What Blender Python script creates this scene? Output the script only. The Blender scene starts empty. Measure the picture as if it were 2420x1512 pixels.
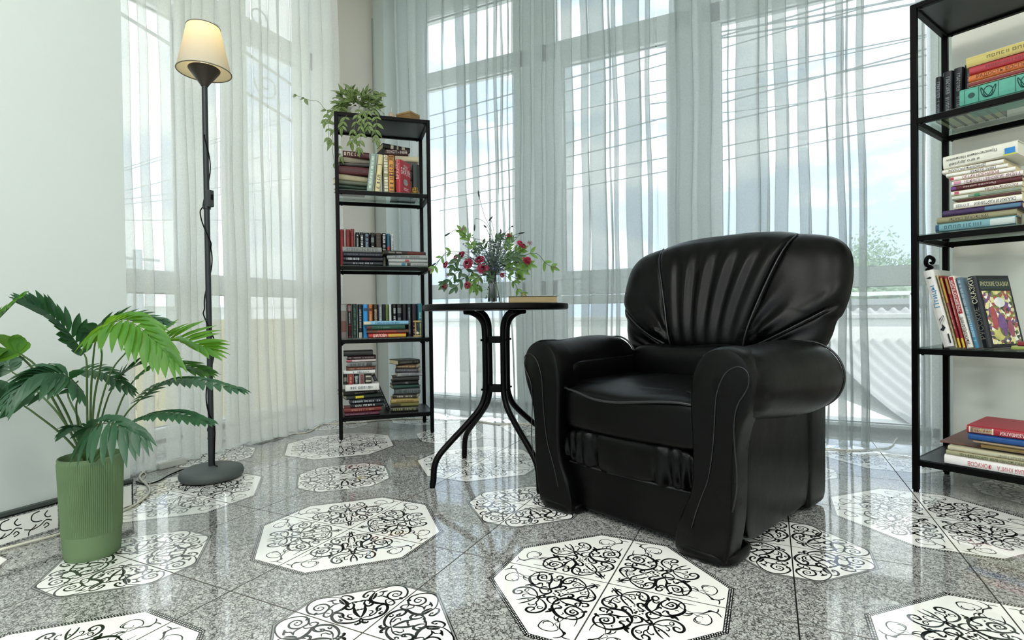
import bpy, bmesh, math, random
import numpy as np
from mathutils import Vector, Matrix
from mathutils import noise as mn
R = random.Random(7)
PI = math.pi
SC = bpy.context.scene
COL = SC.collection

# ------------------------------------------------------------------ camera, sky, lights, exposure
CH = 0.672                                    # eye height of the camera
FX = 1261.9                                   # focal length in pixels of the 2420 px wide frame
XR = np.array([0.90097, 0.43366, -0.01281]); 
FR = np.array([-0.43359, 0.90105, -0.01056])
XR = XR/np.linalg.norm(XR); FR = FR/np.linalg.norm(FR)
UR = np.cross(XR, FR); UR /= np.linalg.norm(UR); XR = np.cross(FR, UR)
cam_d = bpy.data.cameras.new('camera'); cam = bpy.data.objects.new('camera', cam_d); COL.objects.link(cam)
cam_d.sensor_width = 36.0; cam_d.lens = 36.0*FX/2420.0; cam_d.clip_start = 0.02; cam_d.clip_end = 500
m = Matrix.Identity(4)
for r_ in range(3):
    m[r_][0] = XR[r_]; m[r_][1] = UR[r_]; m[r_][2] = -FR[r_]
m[2][3] = CH
cam.matrix_world = m
SC.camera = cam
SC.view_settings.view_transform = 'Standard'; SC.view_settings.look = 'None'
SC.view_settings.gamma = 1.0; SC.view_settings.use_curve_mapping = False
SC.view_settings.exposure = 0.0
SC.cycles.transparent_max_bounces = 28
SC.cycles.max_bounces = 10; SC.cycles.diffuse_bounces = 5; SC.cycles.transmission_bounces = 8
SC.cycles.sample_clamp_indirect = 6.0
SC.cycles.caustics_reflective = False; SC.cycles.caustics_refractive = False
SKY_STRENGTH = 3.0

w = bpy.data.worlds.new('sky'); SC.world = w; w.use_nodes = True
wt = w.node_tree; wt.nodes.clear()
wo = wt.nodes.new('ShaderNodeOutputWorld'); wb = wt.nodes.new('ShaderNodeBackground')
tc = wt.nodes.new('ShaderNodeTexCoord'); mp = wt.nodes.new('ShaderNodeMapping'); mp.inputs['Scale'].default_value = (1.3, 1.3, 3.4)
mp.inputs['Location'].default_value = (3.1, 1.7, 0.4)
nz = wt.nodes.new('ShaderNodeTexNoise'); nz.inputs['Scale'].default_value = 1.9; nz.inputs['Detail'].default_value = 6; nz.inputs['Roughness'].default_value = .55
cr = wt.nodes.new('ShaderNodeValToRGB')
cr.color_ramp.elements[0].position = 0.43; cr.color_ramp.elements[0].color = (0.42, 0.54, 0.72, 1)
cr.color_ramp.elements[1].position = 0.56; cr.color_ramp.elements[1].color = (0.93, 0.99, 1.0, 1)
wt.links.new(tc.outputs['Generated'], mp.inputs['Vector']); wt.links.new(mp.outputs['Vector'], nz.inputs['Vector'])
wt.links.new(nz.outputs['Fac'], cr.inputs['Fac']); wt.links.new(cr.outputs['Color'], wb.inputs['Color'])
wb.inputs['Strength'].default_value = SKY_STRENGTH
wt.links.new(wb.outputs['Background'], wo.inputs['Surface'])

# high sun over the roof: lights the terrace and the fence outside, never falls through the windows in view
sun = bpy.data.lights.new('sun', 'SUN'); sun.energy = 7.0; sun.angle = .02; sun.color = (1, .97, .92)
so = bpy.data.objects.new('sun', sun); COL.objects.link(so); so.rotation_euler = Vector((.30, -.30, .90)).to_track_quat('Z', 'Y').to_euler()

# unseen fill lights added under the ceiling to brighten the room, behind the camera
FILL_PANELS = [(-1.2, -2.2), (.6, -2.2), (2.4, -2.2), (-1.2, -.4), (.6, -.4), (2.4, -.4)]
FILL_W = 38
for x_, y_ in FILL_PANELS:
    l_ = bpy.data.lights.new('added_fill_light', 'AREA'); l_.shape = 'SQUARE'; l_.size = .58; l_.energy = FILL_W; l_.color = (1, .985, .95)
    o_ = bpy.data.objects.new('added_fill_light', l_); COL.objects.link(o_); o_.location = (x_, y_, 3.155)

# ------------------------------------------------------------------ where things stand: a line of sight meets a real plane of the room
ORI = np.array([0, 0, CH])
def ray(px, py):
    return XR*(px-1210)/FX + UR*(756-py)/FX + FR
def atz(px, py, z=0.0):
    d = ray(px, py); return ORI + d*(z-CH)/d[2]
def atx(px, py, x):
    d = ray(px, py); return ORI + d*x/d[0]
def aty(px, py, y):
    d = ray(px, py); return ORI + d*y/d[1]
def atd(px, py, depth):
    return ORI + ray(px, py)*depth
def onplane(px, py, n, o):
    n = np.array(n, float); o = np.array(o, float)
    d = ray(px, py); return ORI + d*((n@(o-ORI))/(n@d))

# ------------------------------------------------------------------ materials
def lin(c):
    if isinstance(c, str):
        c = c.lstrip('#'); c = [int(c[i:i+2], 16)/255 for i in (0, 2, 4)]
    return tuple(((v/12.92) if v <= 0.04045 else ((v+0.055)/1.055)**2.4) for v in c) + (1.0,)
MATS = {}
def new_mat(name):
    mt = bpy.data.materials.new(name); mt.use_nodes = True
    nt = mt.node_tree
    return mt, nt, nt.nodes['Principled BSDF'], nt.nodes['Material Output']
def pmat(name, col, rough=.5, metal=0.0, spec=.5, bump=0, bscale=200, vary=0, vscale=8, coat=0, trans=0, ior=1.45, sub=0, stretch=None):
    if name in MATS: return MATS[name]
    mt, nt, b, out = new_mat(name)
    c = lin(col)
    b.inputs['Base Color'].default_value = c; b.inputs['Roughness'].default_value = rough
    b.inputs['Metallic'].default_value = metal; b.inputs['Specular IOR Level'].default_value = spec
    b.inputs['Coat Weight'].default_value = coat; b.inputs['Transmission Weight'].default_value = trans; b.inputs['IOR'].default_value = ior
    t = nt.nodes.new('ShaderNodeTexCoord')
    src = t.outputs['Object']
    if stretch:
        mm = nt.nodes.new('ShaderNodeMapping'); mm.inputs['Scale'].default_value = stretch
        nt.links.new(src, mm.inputs['Vector']); src = mm.outputs['Vector']
    if vary:
        n = nt.nodes.new('ShaderNodeTexNoise'); n.inputs['Scale'].default_value = vscale; n.inputs['Detail'].default_value = 4
        nt.links.new(src, n.inputs['Vector'])
        mx = nt.nodes.new('ShaderNodeMix'); mx.data_type = 'RGBA'
        mx.inputs[6].default_value = tuple(max(0, v*(1-vary)) for v in c[:3])+(1,)
        mx.inputs[7].default_value = tuple(min(1, v*(1+vary)) for v in c[:3])+(1,)
        nt.links.new(n.outputs['Fac'], mx.inputs[0]); nt.links.new(mx.outputs[2], b.inputs['Base Color'])
    if bump:
        n2 = nt.nodes.new('ShaderNodeTexNoise'); n2.inputs['Scale'].default_value = bscale; n2.inputs['Detail'].default_value = 3
        nt.links.new(src, n2.inputs['Vector'])
        bp = nt.nodes.new('ShaderNodeBump'); bp.inputs['Strength'].default_value = bump; bp.inputs['Distance'].default_value = .002
        nt.links.new(n2.outputs['Fac'], bp.inputs['Height']); nt.links.new(bp.outputs['Normal'], b.inputs['Normal'])
    MATS[name] = mt
    return mt
def glassmat(name, tint, refl=.06, rough=0.0):
    """thin clear sheet: light passes straight, a little mirrors at grazing angles"""
    if name in MATS: return MATS[name]
    mt, nt, b, out = new_mat(name); nt.nodes.remove(b)
    tr = nt.nodes.new('ShaderNodeBsdfTransparent'); tr.inputs['Color'].default_value = tint
    gl = nt.nodes.new('ShaderNodeBsdfGlossy'); gl.inputs['Roughness'].default_value = rough
    lw = nt.nodes.new('ShaderNodeLayerWeight'); lw.inputs['Blend'].default_value = .5
    pw = nt.nodes.new('ShaderNodeMath'); pw.operation = 'POWER'; pw.inputs[1].default_value = 4.5; nt.links.new(lw.outputs['Facing'], pw.inputs[0])
    fr = nt.nodes.new('ShaderNodeMapRange'); fr.inputs['To Min'].default_value = .035; fr.inputs['To Max'].default_value = .8; nt.links.new(pw.outputs[0], fr.inputs['Value'])
    mx = nt.nodes.new('ShaderNodeMixShader')
    nt.links.new(fr.outputs[0], mx.inputs['Fac']); nt.links.new(tr.outputs[0], mx.inputs[1]); nt.links.new(gl.outputs[0], mx.inputs[2])
    nt.links.new(mx.outputs[0], out.inputs['Surface'])
    MATS[name] = mt; return mt

# ------------------------------------------------------------------ mesh helpers
class MB:
    def __init__(s): s.v = []; s.f = []; s.m = []
    def add(s, vs, fs, mi=0, M=None):
        n = len(s.v)
        if M is not None: vs = [tuple(M @ Vector(v)) for v in vs]
        s.v.extend([tuple(map(float, v)) for v in vs]); s.f.extend([tuple(i+n for i in f) for f in fs]); s.m.extend([mi]*len(fs))
        return s
    def box(s, a, b, mi=0, M=None):
        (x0, y0, z0), (x1, y1, z1) = a, b
        vs = [(x0,y0,z0),(x1,y0,z0),(x1,y1,z0),(x0,y1,z0),(x0,y0,z1),(x1,y0,z1),(x1,y1,z1),(x0,y1,z1)]
        return s.add(vs, [(0,3,2,1),(4,5,6,7),(0,1,5,4),(1,2,6,5),(2,3,7,6),(3,0,4,7)], mi, M)
    def tube(s, pts, r, n=8, mi=0, caps=True, closed=False):
        P = [Vector(p) for p in pts]; k = len(P); vs = []; fs = []
        prev = None
        for i, p in enumerate(P):
            a = P[(i-1) % k] if (closed or i > 0) else P[i]; b = P[(i+1) % k] if (closed or i < k-1) else P[i]
            t = (b-a)
            t = t.normalized() if t.length > 1e-9 else Vector((0,0,1))
            if prev is None:
                ref = Vector((0,0,1)) if abs(t.z) < .9 else Vector((1,0,0)); nn = t.cross(ref).normalized()
            else:
                nn = (prev - t*prev.dot(t)); nn = nn.normalized() if nn.length > 1e-9 else t.orthogonal().normalized()
            prev = nn; bb = t.cross(nn)
            rr = r[i] if hasattr(r, '__len__') else r
            for j in range(n):
                a_ = 2*PI*j/n; vs.append(p + nn*(rr*math.cos(a_)) + bb*(rr*math.sin(a_)))
        for i in range(k if closed else k-1):
            i2 = (i+1) % k
            for j in range(n):
                j2 = (j+1) % n; fs.append((i*n+j, i*n+j2, i2*n+j2, i2*n+j))
        if caps and not closed:
            fs.append(tuple(range(n-1, -1, -1))); fs.append(tuple((k-1)*n+j for j in range(n)))
        return s.add(vs, fs, mi)
    def lathe(s, prof, n=32, mi=0, M=None, a0=0, sx=1, sy=1):
        vs = []; fs = []
        for (r_, z_) in prof:
            for j in range(n):
                a = a0+2*PI*j/n; vs.append((r_*math.cos(a)*sx, r_*math.sin(a)*sy, z_))
        for i in range(len(prof)-1):
            for j in range(n):
                j2 = (j+1) % n; fs.append((i*n+j, i*n+j2, (i+1)*n+j2, (i+1)*n+j))
        if prof[0][0] > 1e-5: fs.append(tuple(range(n-1, -1, -1)))
        if prof[-1][0] > 1e-5: fs.append(tuple((len(prof)-1)*n+j for j in range(n)))
        return s.add(vs, fs, mi, M)
    def grid(s, fn, nu, nv, mi=0, closeu=False):
        vs = [fn(i/(nu if closeu else nu-1), j/(nv-1)) for j in range(nv) for i in range(nu)]
        fs = []
        for j in range(nv-1):
            for i in range(nu if closeu else nu-1):
                i2 = (i+1) % nu; fs.append((j*nu+i, j*nu+i2, (j+1)*nu+i2, (j+1)*nu+i))
        return s.add(vs, fs, mi)
    def prism(s, poly, y0, y1, mi=0, M=None):
        """closed outline in x,z swept from y0 to y1"""
        n = len(poly); vs = [(x, y0, z) for x, z in poly]+[(x, y1, z) for x, z in poly]
        fs = [tuple(range(n)), tuple(range(2*n-1, n-1, -1))]+[((i+1) % n, i, n+i, n+(i+1) % n) for i in range(n)]
        return s.add(vs, fs, mi, M)
    def mesh(s, name, mats, smooth=False, bevel=0, seg=2, weld=False):
        me = bpy.data.meshes.new(name); me.from_pydata(s.v, [], s.f)
        for mt in (mats if isinstance(mats, (list, tuple)) else [mats]): me.materials.append(mt)
        me.polygons.foreach_set('material_index', s.m)
        bm = bmesh.new(); bm.from_mesh(me)
        if weld: bmesh.ops.remove_doubles(bm, verts=bm.verts, dist=1e-5)
        if bevel: bmesh.ops.bevel(bm, geom=list(bm.edges), offset=bevel, segments=seg, affect='EDGES', profile=.6)
        bmesh.ops.recalc_face_normals(bm, faces=bm.faces)
        bm.to_mesh(me); bm.free()
        if smooth:
            me.polygons.foreach_set('use_smooth', [True]*len(me.polygons))
            if smooth == 'auto':
                me.set_sharp_from_angle(angle=math.radians(38))
        me.update(); return me
    def obj(s, name, mats, parent=None, smooth=False, bevel=0, seg=2, weld=False):
        o = bpy.data.objects.new(name, s.mesh(name, mats, smooth, bevel, seg, weld)); COL.objects.link(o)
        if parent is not None: o.parent = parent
        return o
def tag(o, label=None, cat=None, group=None, kind=None):
    if label: o['label'] = label
    if cat: o['category'] = cat
    if group: o['group'] = group
    if kind: o['kind'] = kind
    return o
def empty(name, loc=(0,0,0), rz=0.0, label=None, cat=None, group=None):
    o = bpy.data.objects.new(name, None); o.empty_display_size = .05; o.location = loc; o.rotation_euler = (0,0,rz); COL.objects.link(o)
    return tag(o, label, cat, group)
def mk(name, me, parent=None):
    o = bpy.data.objects.new(name, me); COL.objects.link(o)
    if parent is not None: o.parent = parent
    return o
def crom(pts, per=8, closed=False):
    P = [np.array(p, float) for p in pts]; n = len(P); out = []
    for i in range(n if closed else n-1):
        p0 = P[(i-1) % n] if (closed or i > 0) else 2*P[0]-P[1]
        p1 = P[i]; p2 = P[(i+1) % n]
        p3 = P[(i+2) % n] if (closed or i < n-2) else 2*P[-1]-P[-2]
        for k in range(per):
            t = k/per
            out.append(.5*((2*p1)+(-p0+p2)*t+(2*p0-5*p1+4*p2-p3)*t*t+(-p0+3*p1-3*p2+p3)*t**3))
    if not closed: out.append(P[-1])
    return out
def text(body, size, mat, parent, loc, rot, name='lettering', align='CENTER', maxw=None, maxh=None, bold=0.0):
    cu = bpy.data.curves.new(name, 'FONT'); cu.body = body; cu.size = size; cu.align_x = align; cu.align_y = 'CENTER'
    cu.offset = bold; cu.resolution_u = 2; cu.materials.append(mat)
    o = bpy.data.objects.new(name, cu); COL.objects.link(o); o.parent = parent
    o.location = loc; o.rotation_euler = rot
    if maxw:
        o['fit'] = 1; FIT.append((o, maxw, maxh))
    return o
FIT = []
MB_ = MB
# ================================================================== THE ROOM
M_wall = pmat('wall_paint', '#ccd3cf', .75, bump=.12, bscale=90, vary=.02, vscale=3)
M_wallb = pmat('wall_paint_warm', '#c9c3b7', .8, bump=.10, bscale=90, vary=.03, vscale=2)
M_wallr = pmat('wall_paint_grey', '#eae8de', .8, bump=.15, bscale=120, vary=.03, vscale=3)
M_ceil = pmat('ceiling_paint', '#f2f4f2', .85)
M_frame = pmat('window_plastic', '#d9dedc', .35)
M_gasket = pmat('window_gasket', '#4a5150', .6)
M_pane = glassmat('window_glass', (.97, .98, .975, 1))
M_grout = pmat('grout', '#3c3d3a', .8)
CEIL = 3.2; MWY = 3.46; LWX = -2.72
def struct(mb, name, mat, **k):
    return tag(mb.obj(name, mat, **k), kind='structure')

# ---- floor: subfloor with every tile as a piece
TS = 0.41707; TX, TY = -1.199, 1.291
flo = struct(MB().box((-3.1, -3.3, -.06), (3.4, 3.62, -.008)), 'floor', M_grout)
def tilec(x, y):
    p = atz(x, y); return ((p[0]-TX)/TS, (p[1]-TY)/TS)
# crackled grey glaze with dark hair lines
mt, nt, b, out = new_mat('crackle_glaze'); MATS['crackle'] = mt
t = nt.nodes.new('ShaderNodeTexCoord')
n0 = nt.nodes.new('ShaderNodeTexNoise'); n0.inputs['Scale'].default_value = 55; n0.inputs['Detail'].default_value = 2
va = nt.nodes.new('ShaderNodeVectorMath'); va.operation = 'MULTIPLY_ADD'; va.inputs[1].default_value = (.034, .034, .034)
nt.links.new(t.outputs['Object'], n0.inputs['Vector']); nt.links.new(n0.outputs['Color'], va.inputs[0]); nt.links.new(t.outputs['Object'], va.inputs[2])
vo = nt.nodes.new('ShaderNodeTexVoronoi'); vo.feature = 'DISTANCE_TO_EDGE'; vo.inputs['Scale'].default_value = 92
vo2 = nt.nodes.new('ShaderNodeTexVoronoi'); vo2.feature = 'DISTANCE_TO_EDGE'; vo2.inputs['Scale'].default_value = 50
nt.links.new(va.outputs[0], vo.inputs['Vector']); nt.links.new(va.outputs[0], vo2.inputs['Vector'])
r1 = nt.nodes.new('ShaderNodeValToRGB'); r1.color_ramp.elements[0].position = .0; r1.color_ramp.elements[0].color = (.02,.022,.02,1)
r1.color_ramp.elements[1].position = .14; r1.color_ramp.elements[1].color = (.54,.55,.52,1)
r2 = nt.nodes.new('ShaderNodeValToRGB'); r2.color_ramp.elements[0].position = .0; r2.color_ramp.elements[0].color = (.4,.4,.4,1)
r2.color_ramp.elements[1].position = .05; r2.color_ramp.elements[1].color = (1,1,1,1)
nt.links.new(vo.outputs['Distance'], r1.inputs['Fac']); nt.links.new(vo2.outputs['Distance'], r2.inputs['Fac'])
n3 = nt.nodes.new('ShaderNodeTexNoise'); n3.inputs['Scale'].default_value = 30; n3.inputs['Detail'].default_value = 3
nt.links.new(t.outputs['Object'], n3.inputs['Vector'])
r3 = nt.nodes.new('ShaderNodeValToRGB'); r3.color_ramp.elements[0].position = .35; r3.color_ramp.elements[0].color = (.75,.75,.75,1); r3.color_ramp.elements[1].position = .62
nt.links.new(n3.outputs['Fac'], r3.inputs['Fac'])
mu = nt.nodes.new('ShaderNodeMix'); mu.data_type = 'RGBA'; mu.blend_type = 'MULTIPLY'; mu.inputs[0].default_value = 1
mu2 = nt.nodes.new('ShaderNodeMix'); mu2.data_type = 'RGBA'; mu2.blend_type = 'MULTIPLY'; mu2.inputs[0].default_value = 1
nt.links.new(r1.outputs['Color'], mu.inputs[6]); nt.links.new(r2.outputs['Color'], mu.inputs[7])
nt.links.new(mu.outputs[2], mu2.inputs[6]); nt.links.new(r3.outputs['Color'], mu2.inputs[7])
nt.links.new(mu2.outputs[2], b.inputs['Base Color']); b.inputs['Roughness'].default_value = .07; b.inputs['Specular IOR Level'].default_value = .8; b.inputs['Coat Weight'].default_value = .7; b.inputs['Coat Roughness'].default_value = .03; b.inputs['Coat IOR'].default_value = 1.6
M_crackle = mt
def glaze(name, col):
    m_ = pmat(name, col, .07, spec=.8, coat=.7); b_ = m_.node_tree.nodes['Principled BSDF']; b_.inputs['Coat Roughness'].default_value = .03; b_.inputs['Coat IOR'].default_value = 1.6; return m_
M_white = glaze('white_glaze', '#f6f6f0'); M_ink = glaze('black_print', '#111312'); M_edge = glaze('tile_edge_print', '#8b8d88')
M_side = pmat('tile_body', '#77756e', .8)

# scroll ornament: strokes followed in the photograph on one quarter, mirrored about its diagonal
def A_(pts): return [tilec(1440+x/8.067, 1260+y/8.067) for x, y in pts]
def B_(pts): return [tilec(640+x/5.5, 1370+y/5.5) for x, y in pts]
bigS = [
 ([(365,860),(400,930),(470,985),(560,1040),(680,1065),(790,1050),(845,1000),(830,960),(770,948),(700,955),(665,985),(700,1010),(740,990)], 1.5),
 ([(380,870),(420,905),(480,935),(520,958),(580,975),(640,985),(690,1000)], .9),
 ([(560,960),(610,945),(635,920),(590,898),(565,920)], .8),
 ([(480,935),(520,915),(560,940)], .7),
 ([(575,1010),(600,988),(640,1000),(645,1025),(605,1040),(575,1015)], .8),
 ([(365,860),(450,880),(560,872),(650,855),(730,838)], 1.2),
 ([(365,862),(300,868),(210,895),(110,912)], 1.3),
 ([(300,915),(240,910),(225,930),(260,945),(305,942)], .9),
 ([(1240,865),(1120,850),(1000,858),(900,890),(872,945),(885,1000),(930,1050)], 2.0),
 ([(1230,868),(1330,895),(1430,950),(1510,1010),(1550,1075),(1535,1125)], 2.0),
 ([(1535,1100),(1500,1160),(1420,1188),(1310,1190),(1200,1165),(1150,1140)], 1.3),
 ([(1050,860),(1090,930),(1075,1010),(1105,1080),(1150,1140)], 1.4),
 ([(1090,1050),(1130,1005),(1210,1000),(1310,1015),(1380,1060),(1380,1110),(1310,1130),(1240,1115),(1205,1070),(1190,1030)], 1.4),
 ([(1215,1060),(1260,1050),(1310,1070),(1300,1095),(1250,1085)], 1.2),
 ([(1050,1040),(1020,1005),(960,1000),(925,1025)], 1.2),
 ([(1060,1050),(1000,1045),(930,1028),(880,1055),(890,1090),(950,1105),(1000,1085),(975,1060)], 1.3),
 ([(960,828),(870,828),(785,840),(750,870),(790,898),(850,898),(865,875),(825,870)], 1.5),
 ([(1240,860),(1205,812),(1130,772),(1030,778),(1000,805),(1030,838),(1080,815)], 1.3),
 ([(1250,862),(1180,890),(1100,880)], 1.5),
 ([(970,730),(1060,712),(1130,702),(1200,700)], 1.2),
 ([(1180,705),(1150,735),(1105,745),(1080,730)], 1.1),
 ([(1200,700),(1240,770),(1320,830),(1420,870),(1540,885),(1650,870),(1700,825),(1660,780),(1570,768),(1525,795),(1570,820),(1640,815)], 1.5),
 ([(1210,705),(1250,735),(1300,745),(1360,755),(1430,790),(1520,800)], .9),
 ([(1370,762),(1430,765),(1485,750),(1470,725),(1430,730)], .8),
 ([(1425,830),(1450,810),(1500,825),(1490,850),(1445,852),(1425,830)], .8),
 ([(1200,700),(1330,700),(1450,690),(1550,668)], 1.2),
 ([(1690,1250),(1560,1222),(1460,1192),(1400,1165),(1395,1130),(1450,1108),(1560,1100),(1700,1112)], .8),
 ([(1545,1010),(1620,1030),(1680,1070),(1702,1112)], .7),
 ([(1560,1055),(1640,1070),(1702,1112)], 1.0),
 ([(1702,1112),(1780,1100),(1850,1150),(1940,1187),(2030,1160),(2062,1100),(2010,1035),(1910,1008),(1820,998),(1768,1010),(1772,1055),(1810,1098),(1865,1115),(1890,1105)], .7),
 ([(1772,1050),(1800,1022),(1850,1018),(1895,1035)], .8),
 ([(1702,1118),(1790,1150),(1870,1180),(1930,1230),(2000,1270),(2090,1282),(2160,1268),(2198,1243)], 1.0),
 ([(2060,1280),(2100,1300),(2105,1335),(2090,1365)], .8),
 ([(1930,1238),(1950,1265),(1990,1278),(2015,1270)], .8),
 ([(1380,915),(1420,905),(1460,935),(1500,925),(1548,915)], 1.6),
 ([(1215,905),(1235,950),(1290,960),(1330,935),(1410,942),(1460,965)], 1.3),
 ([(1100,1150),(1140,1155),(1195,1128)], 1.8),
 ([(1085,925),(1120,965),(1170,958)], 1.5),
 ([(1390,1020),(1420,1040),(1470,1035)], .7),
]
bigD = [((485,832),22,1),((830,740),36,0),((1325,662),26,1),((785,985),18,0),((1632,818),16,0),((590,795),26,0),((690,790),22,0),((250,905),24,0),
        ((1100,725),24,0),((870,790),30,0),((910,748),24,0),((780,770),22,0),((1290,950),30,0),((1420,915),26,0),((1490,920),22,0),((1115,1150),22,0),((830,890),22,0),((1060,812),22,0),((1000,1075),26,0)]
smS = [
 ([(1160,500),(1160,525),(1080,560),(960,573),(850,560),(792,510),(800,460),(860,437),(925,450),(940,485),(900,495),(875,470)], 1.8),
 ([(1150,505),(1060,522),(990,520),(945,500),(930,480)], 1.1),
 ([(1060,452),(1010,460),(1000,488),(1048,502),(1040,522),(985,515)], 1.0),
 ([(870,540),(885,525),(920,530),(915,545),(880,548)], 1.0),
 ([(1165,495),(1110,450),(1087,410),(1085,368)], 2.0),
 ([(1100,395),(1130,400),(1170,388)], 1.0),
 ([(1150,520),(1162,560),(1140,580),(1105,590),(1088,575)], 1.6),
 ([(1050,300),(1110,290),(1180,283)], 1.3),
 ([(1050,300),(1082,330),(1065,375),(1010,392),(965,372),(1000,350),(1025,365)], 1.7),
 ([(905,240),(950,213),(1020,213),(1070,238),(1052,265),(1000,258)], 1.5),
 ([(975,275),(900,242),(780,235),(640,250),(520,298),(460,370),(485,440),(570,455),(680,438),(742,392),(755,350),(700,322),(610,335),(552,375),(582,405),(645,402),(685,372),(640,358),(605,378)], 1.3),
 ([(915,250),(985,300),(985,345),(905,400),(810,435)], 2.4),
 ([(890,262),(920,300),(960,325)], 1.8),
 ([(900,312),(820,330),(755,380),(690,430)], 1.2),
 ([(730,290),(765,282),(830,268),(852,272)], 1.3),
 ([(800,285),(815,312),(880,312)], 1.0),
 ([(745,395),(792,400),(792,450),(735,490),(682,480),(700,440),(765,446)], 1.2),
 ([(560,470),(592,433)], 2.2),
 ([(970,330),(1010,320),(1050,300)], 1.6),
]
smD = [((1180,283),16,0),((1105,293),18,0),((1132,396),16,0),((790,281),22,0),((1010,250),16,0),((905,478),14,0),((1135,575),16,0),((610,380),14,0),((905,540),10,0)]
def ribbon(mb, pts, wd, mi, z, flip):
    P = crom(pts, 4); n = len(P); vs = []
    for i, p in enumerate(P):
        a = P[max(0, i-1)]; b2 = P[min(n-1, i+1)]; t_ = b2-a; L = np.linalg.norm(t_)+1e-9; nn = np.array([-t_[1], t_[0]])/L
        f = i/(n-1); ww = wd*(.45+.75*math.sin(PI*f)**.7)
        vs.append((*(p+nn*ww), z)); vs.append((*(p-nn*ww), z))
    fs = [(2*i, 2*i+1, 2*i+3, 2*i+2) for i in range(n-1)]
    mb.add(vs, fs, mi)
def flat(mb, poly, mi, z): mb.add([(x, y, z) for x, y in poly], [tuple(range(len(poly)))], mi)
def clip_ok(p): return .004 < p[0] < .997 and .004 < p[1] < .997
def ornament(mb, xf):
    """xf maps ornament coordinates to the tile; strokes clamped to the tile"""
    def cl(p): return (min(max(p[0], .004), .996), min(max(p[1], .004), .996))
    for S_, D_, fn, kind in ((bigS, bigD, A_, 0), (smS, smD, B_, 1)):
        for pts, wd in S_:
            q = fn(pts)
            q = [(x-2, y) for x, y in q] if kind == 0 else [(-(x-1), y+1) for x, y in q]
            for mir in (0, 1):
                qq = [(y, x) if mir else (x, y) for x, y in q]
                qq = [cl(p) for p in qq]
                if kind: qq = [(1-x, 1-y) for x, y in qq]
                zz = .0003+(.00004 if mir else 0)+.000001*len(pts)
                ribbon(mb, [xf(p) for p in qq], .0042*TS*wd*(1.0 if kind == 0 else .95), 2, zz, mir)
        for c_, r_, on in D_:
            q = fn([c_])[0]; q = (q[0]-2, q[1]) if kind == 0 else (-(q[0]-1), q[1]+1)
            r_ = r_*.00026 if kind == 0 else r_*.00048
            for mir in (0, 1):
                x, y = (q[1], q[0]) if mir else q
                if on and mir: continue
                if on: x = y = (x+y)/2
                x, y = cl((x, y)); rr = min(r_, x-.003, y-.003) if min(x, y) > .006 else .003
                pts = [(x+rr*math.cos(2*PI*k/8), y+rr*math.sin(2*PI*k/8)) for k in range(8)]
                if kind: pts = [(1-a, 1-b_) for a, b_ in pts]
                flat(mb, [xf(p) for p in pts], 2, .00042+.00002*mir)
def octq(h, c):            # quarter octagon
    return [(0, 0), (h, 0), (h, c), (c, h), (0, h)]
def ring(h0, c0, h1, c1):
    a = octq(h0, c0)[1:]; b_ = octq(h1, c1)[1:]
    return [(a[i], a[i+1], b_[i+1], b_[i]) for i in range(3)]
def tile_mesh():
    mb = MB(); g = .0034
    s_ = lambda p: (g/2+p[0]*(TS-g), g/2+p[1]*(TS-g))
    mb.box((g/2, g/2, -.008), (TS-g/2, TS-g/2, -.00002), 3)
    mb.add([(g/2, g/2, 0), (TS-g/2, g/2, 0), (TS-g/2, TS-g/2, 0), (g/2, TS-g/2, 0)], [(0, 1, 2, 3)], 0)
    # big quarter at (0,0)
    flat(mb, [s_(p) for p in octq(.684, .236)], 2, .0001)
    flat(mb, [s_(p) for p in octq(.654, .226)], 1, .0002)
    # light dots between two dark lines of the border
    segs = [((.669, 0), (.669, .231)), ((.669, .231), (.231, .669)), ((.231, .669), (0, .669))]
    for a, b_ in segs:
        a = np.array(a); b_ = np.array(b_); L = np.linalg.norm(b_-a); n = max(2, int(L/.0145)); d = (b_-a)/L; nn = np.array([-d[1], d[0]])
        for k in range(n):
            c = a+d*(k+.5)*L/n
            for sgn in (-1, 1):
                cc = c+nn*.0062*sgn + d*(.0035*sgn)
                flat(mb, [s_(cc+d*.0042), s_(cc+nn*.0042), s_(cc-d*.0042), s_(cc-nn*.0042)], 1, .00025)
    inv = lambda p: (1-p[0], 1-p[1])
    flat(mb, [s_(inv(p)) for p in octq(.487, .142)], 4, .0001)
    flat(mb, [s_(inv(p)) for p in octq(.481, .140)], 2, .00014)
    flat(mb, [s_(inv(p)) for p in octq(.476, .138)], 4, .00018)
    flat(mb, [s_(inv(p)) for p in octq(.467, .135)], 2, .00022)
    flat(mb, [s_(inv(p)) for p in octq(.463, .134)], 1, .00026)
    ornament(mb, lambda p: s_(p))
    me = bpy.data.meshes.new('tile'); me.from_pydata(mb.v, [], mb.f)
    for x in (M_crackle, M_white, M_ink, M_side, M_edge): me.materials.append(x)
    me.polygons.foreach_set('material_index', mb.m)
    bm = bmesh.new(); bm.from_mesh(me)
    for f in bm.faces:
        if f.normal.z < 0 and abs(f.normal.z) > .9 and f.calc_center_median().z > -.001: f.normal_flip()
    bm.to_mesh(me); bm.free(); me.update(); return me
TM = tile_mesh()
rot4 = {(0, 0): 0, (1, 0): 1, (1, 1): 2, (0, 1): 3}
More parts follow.
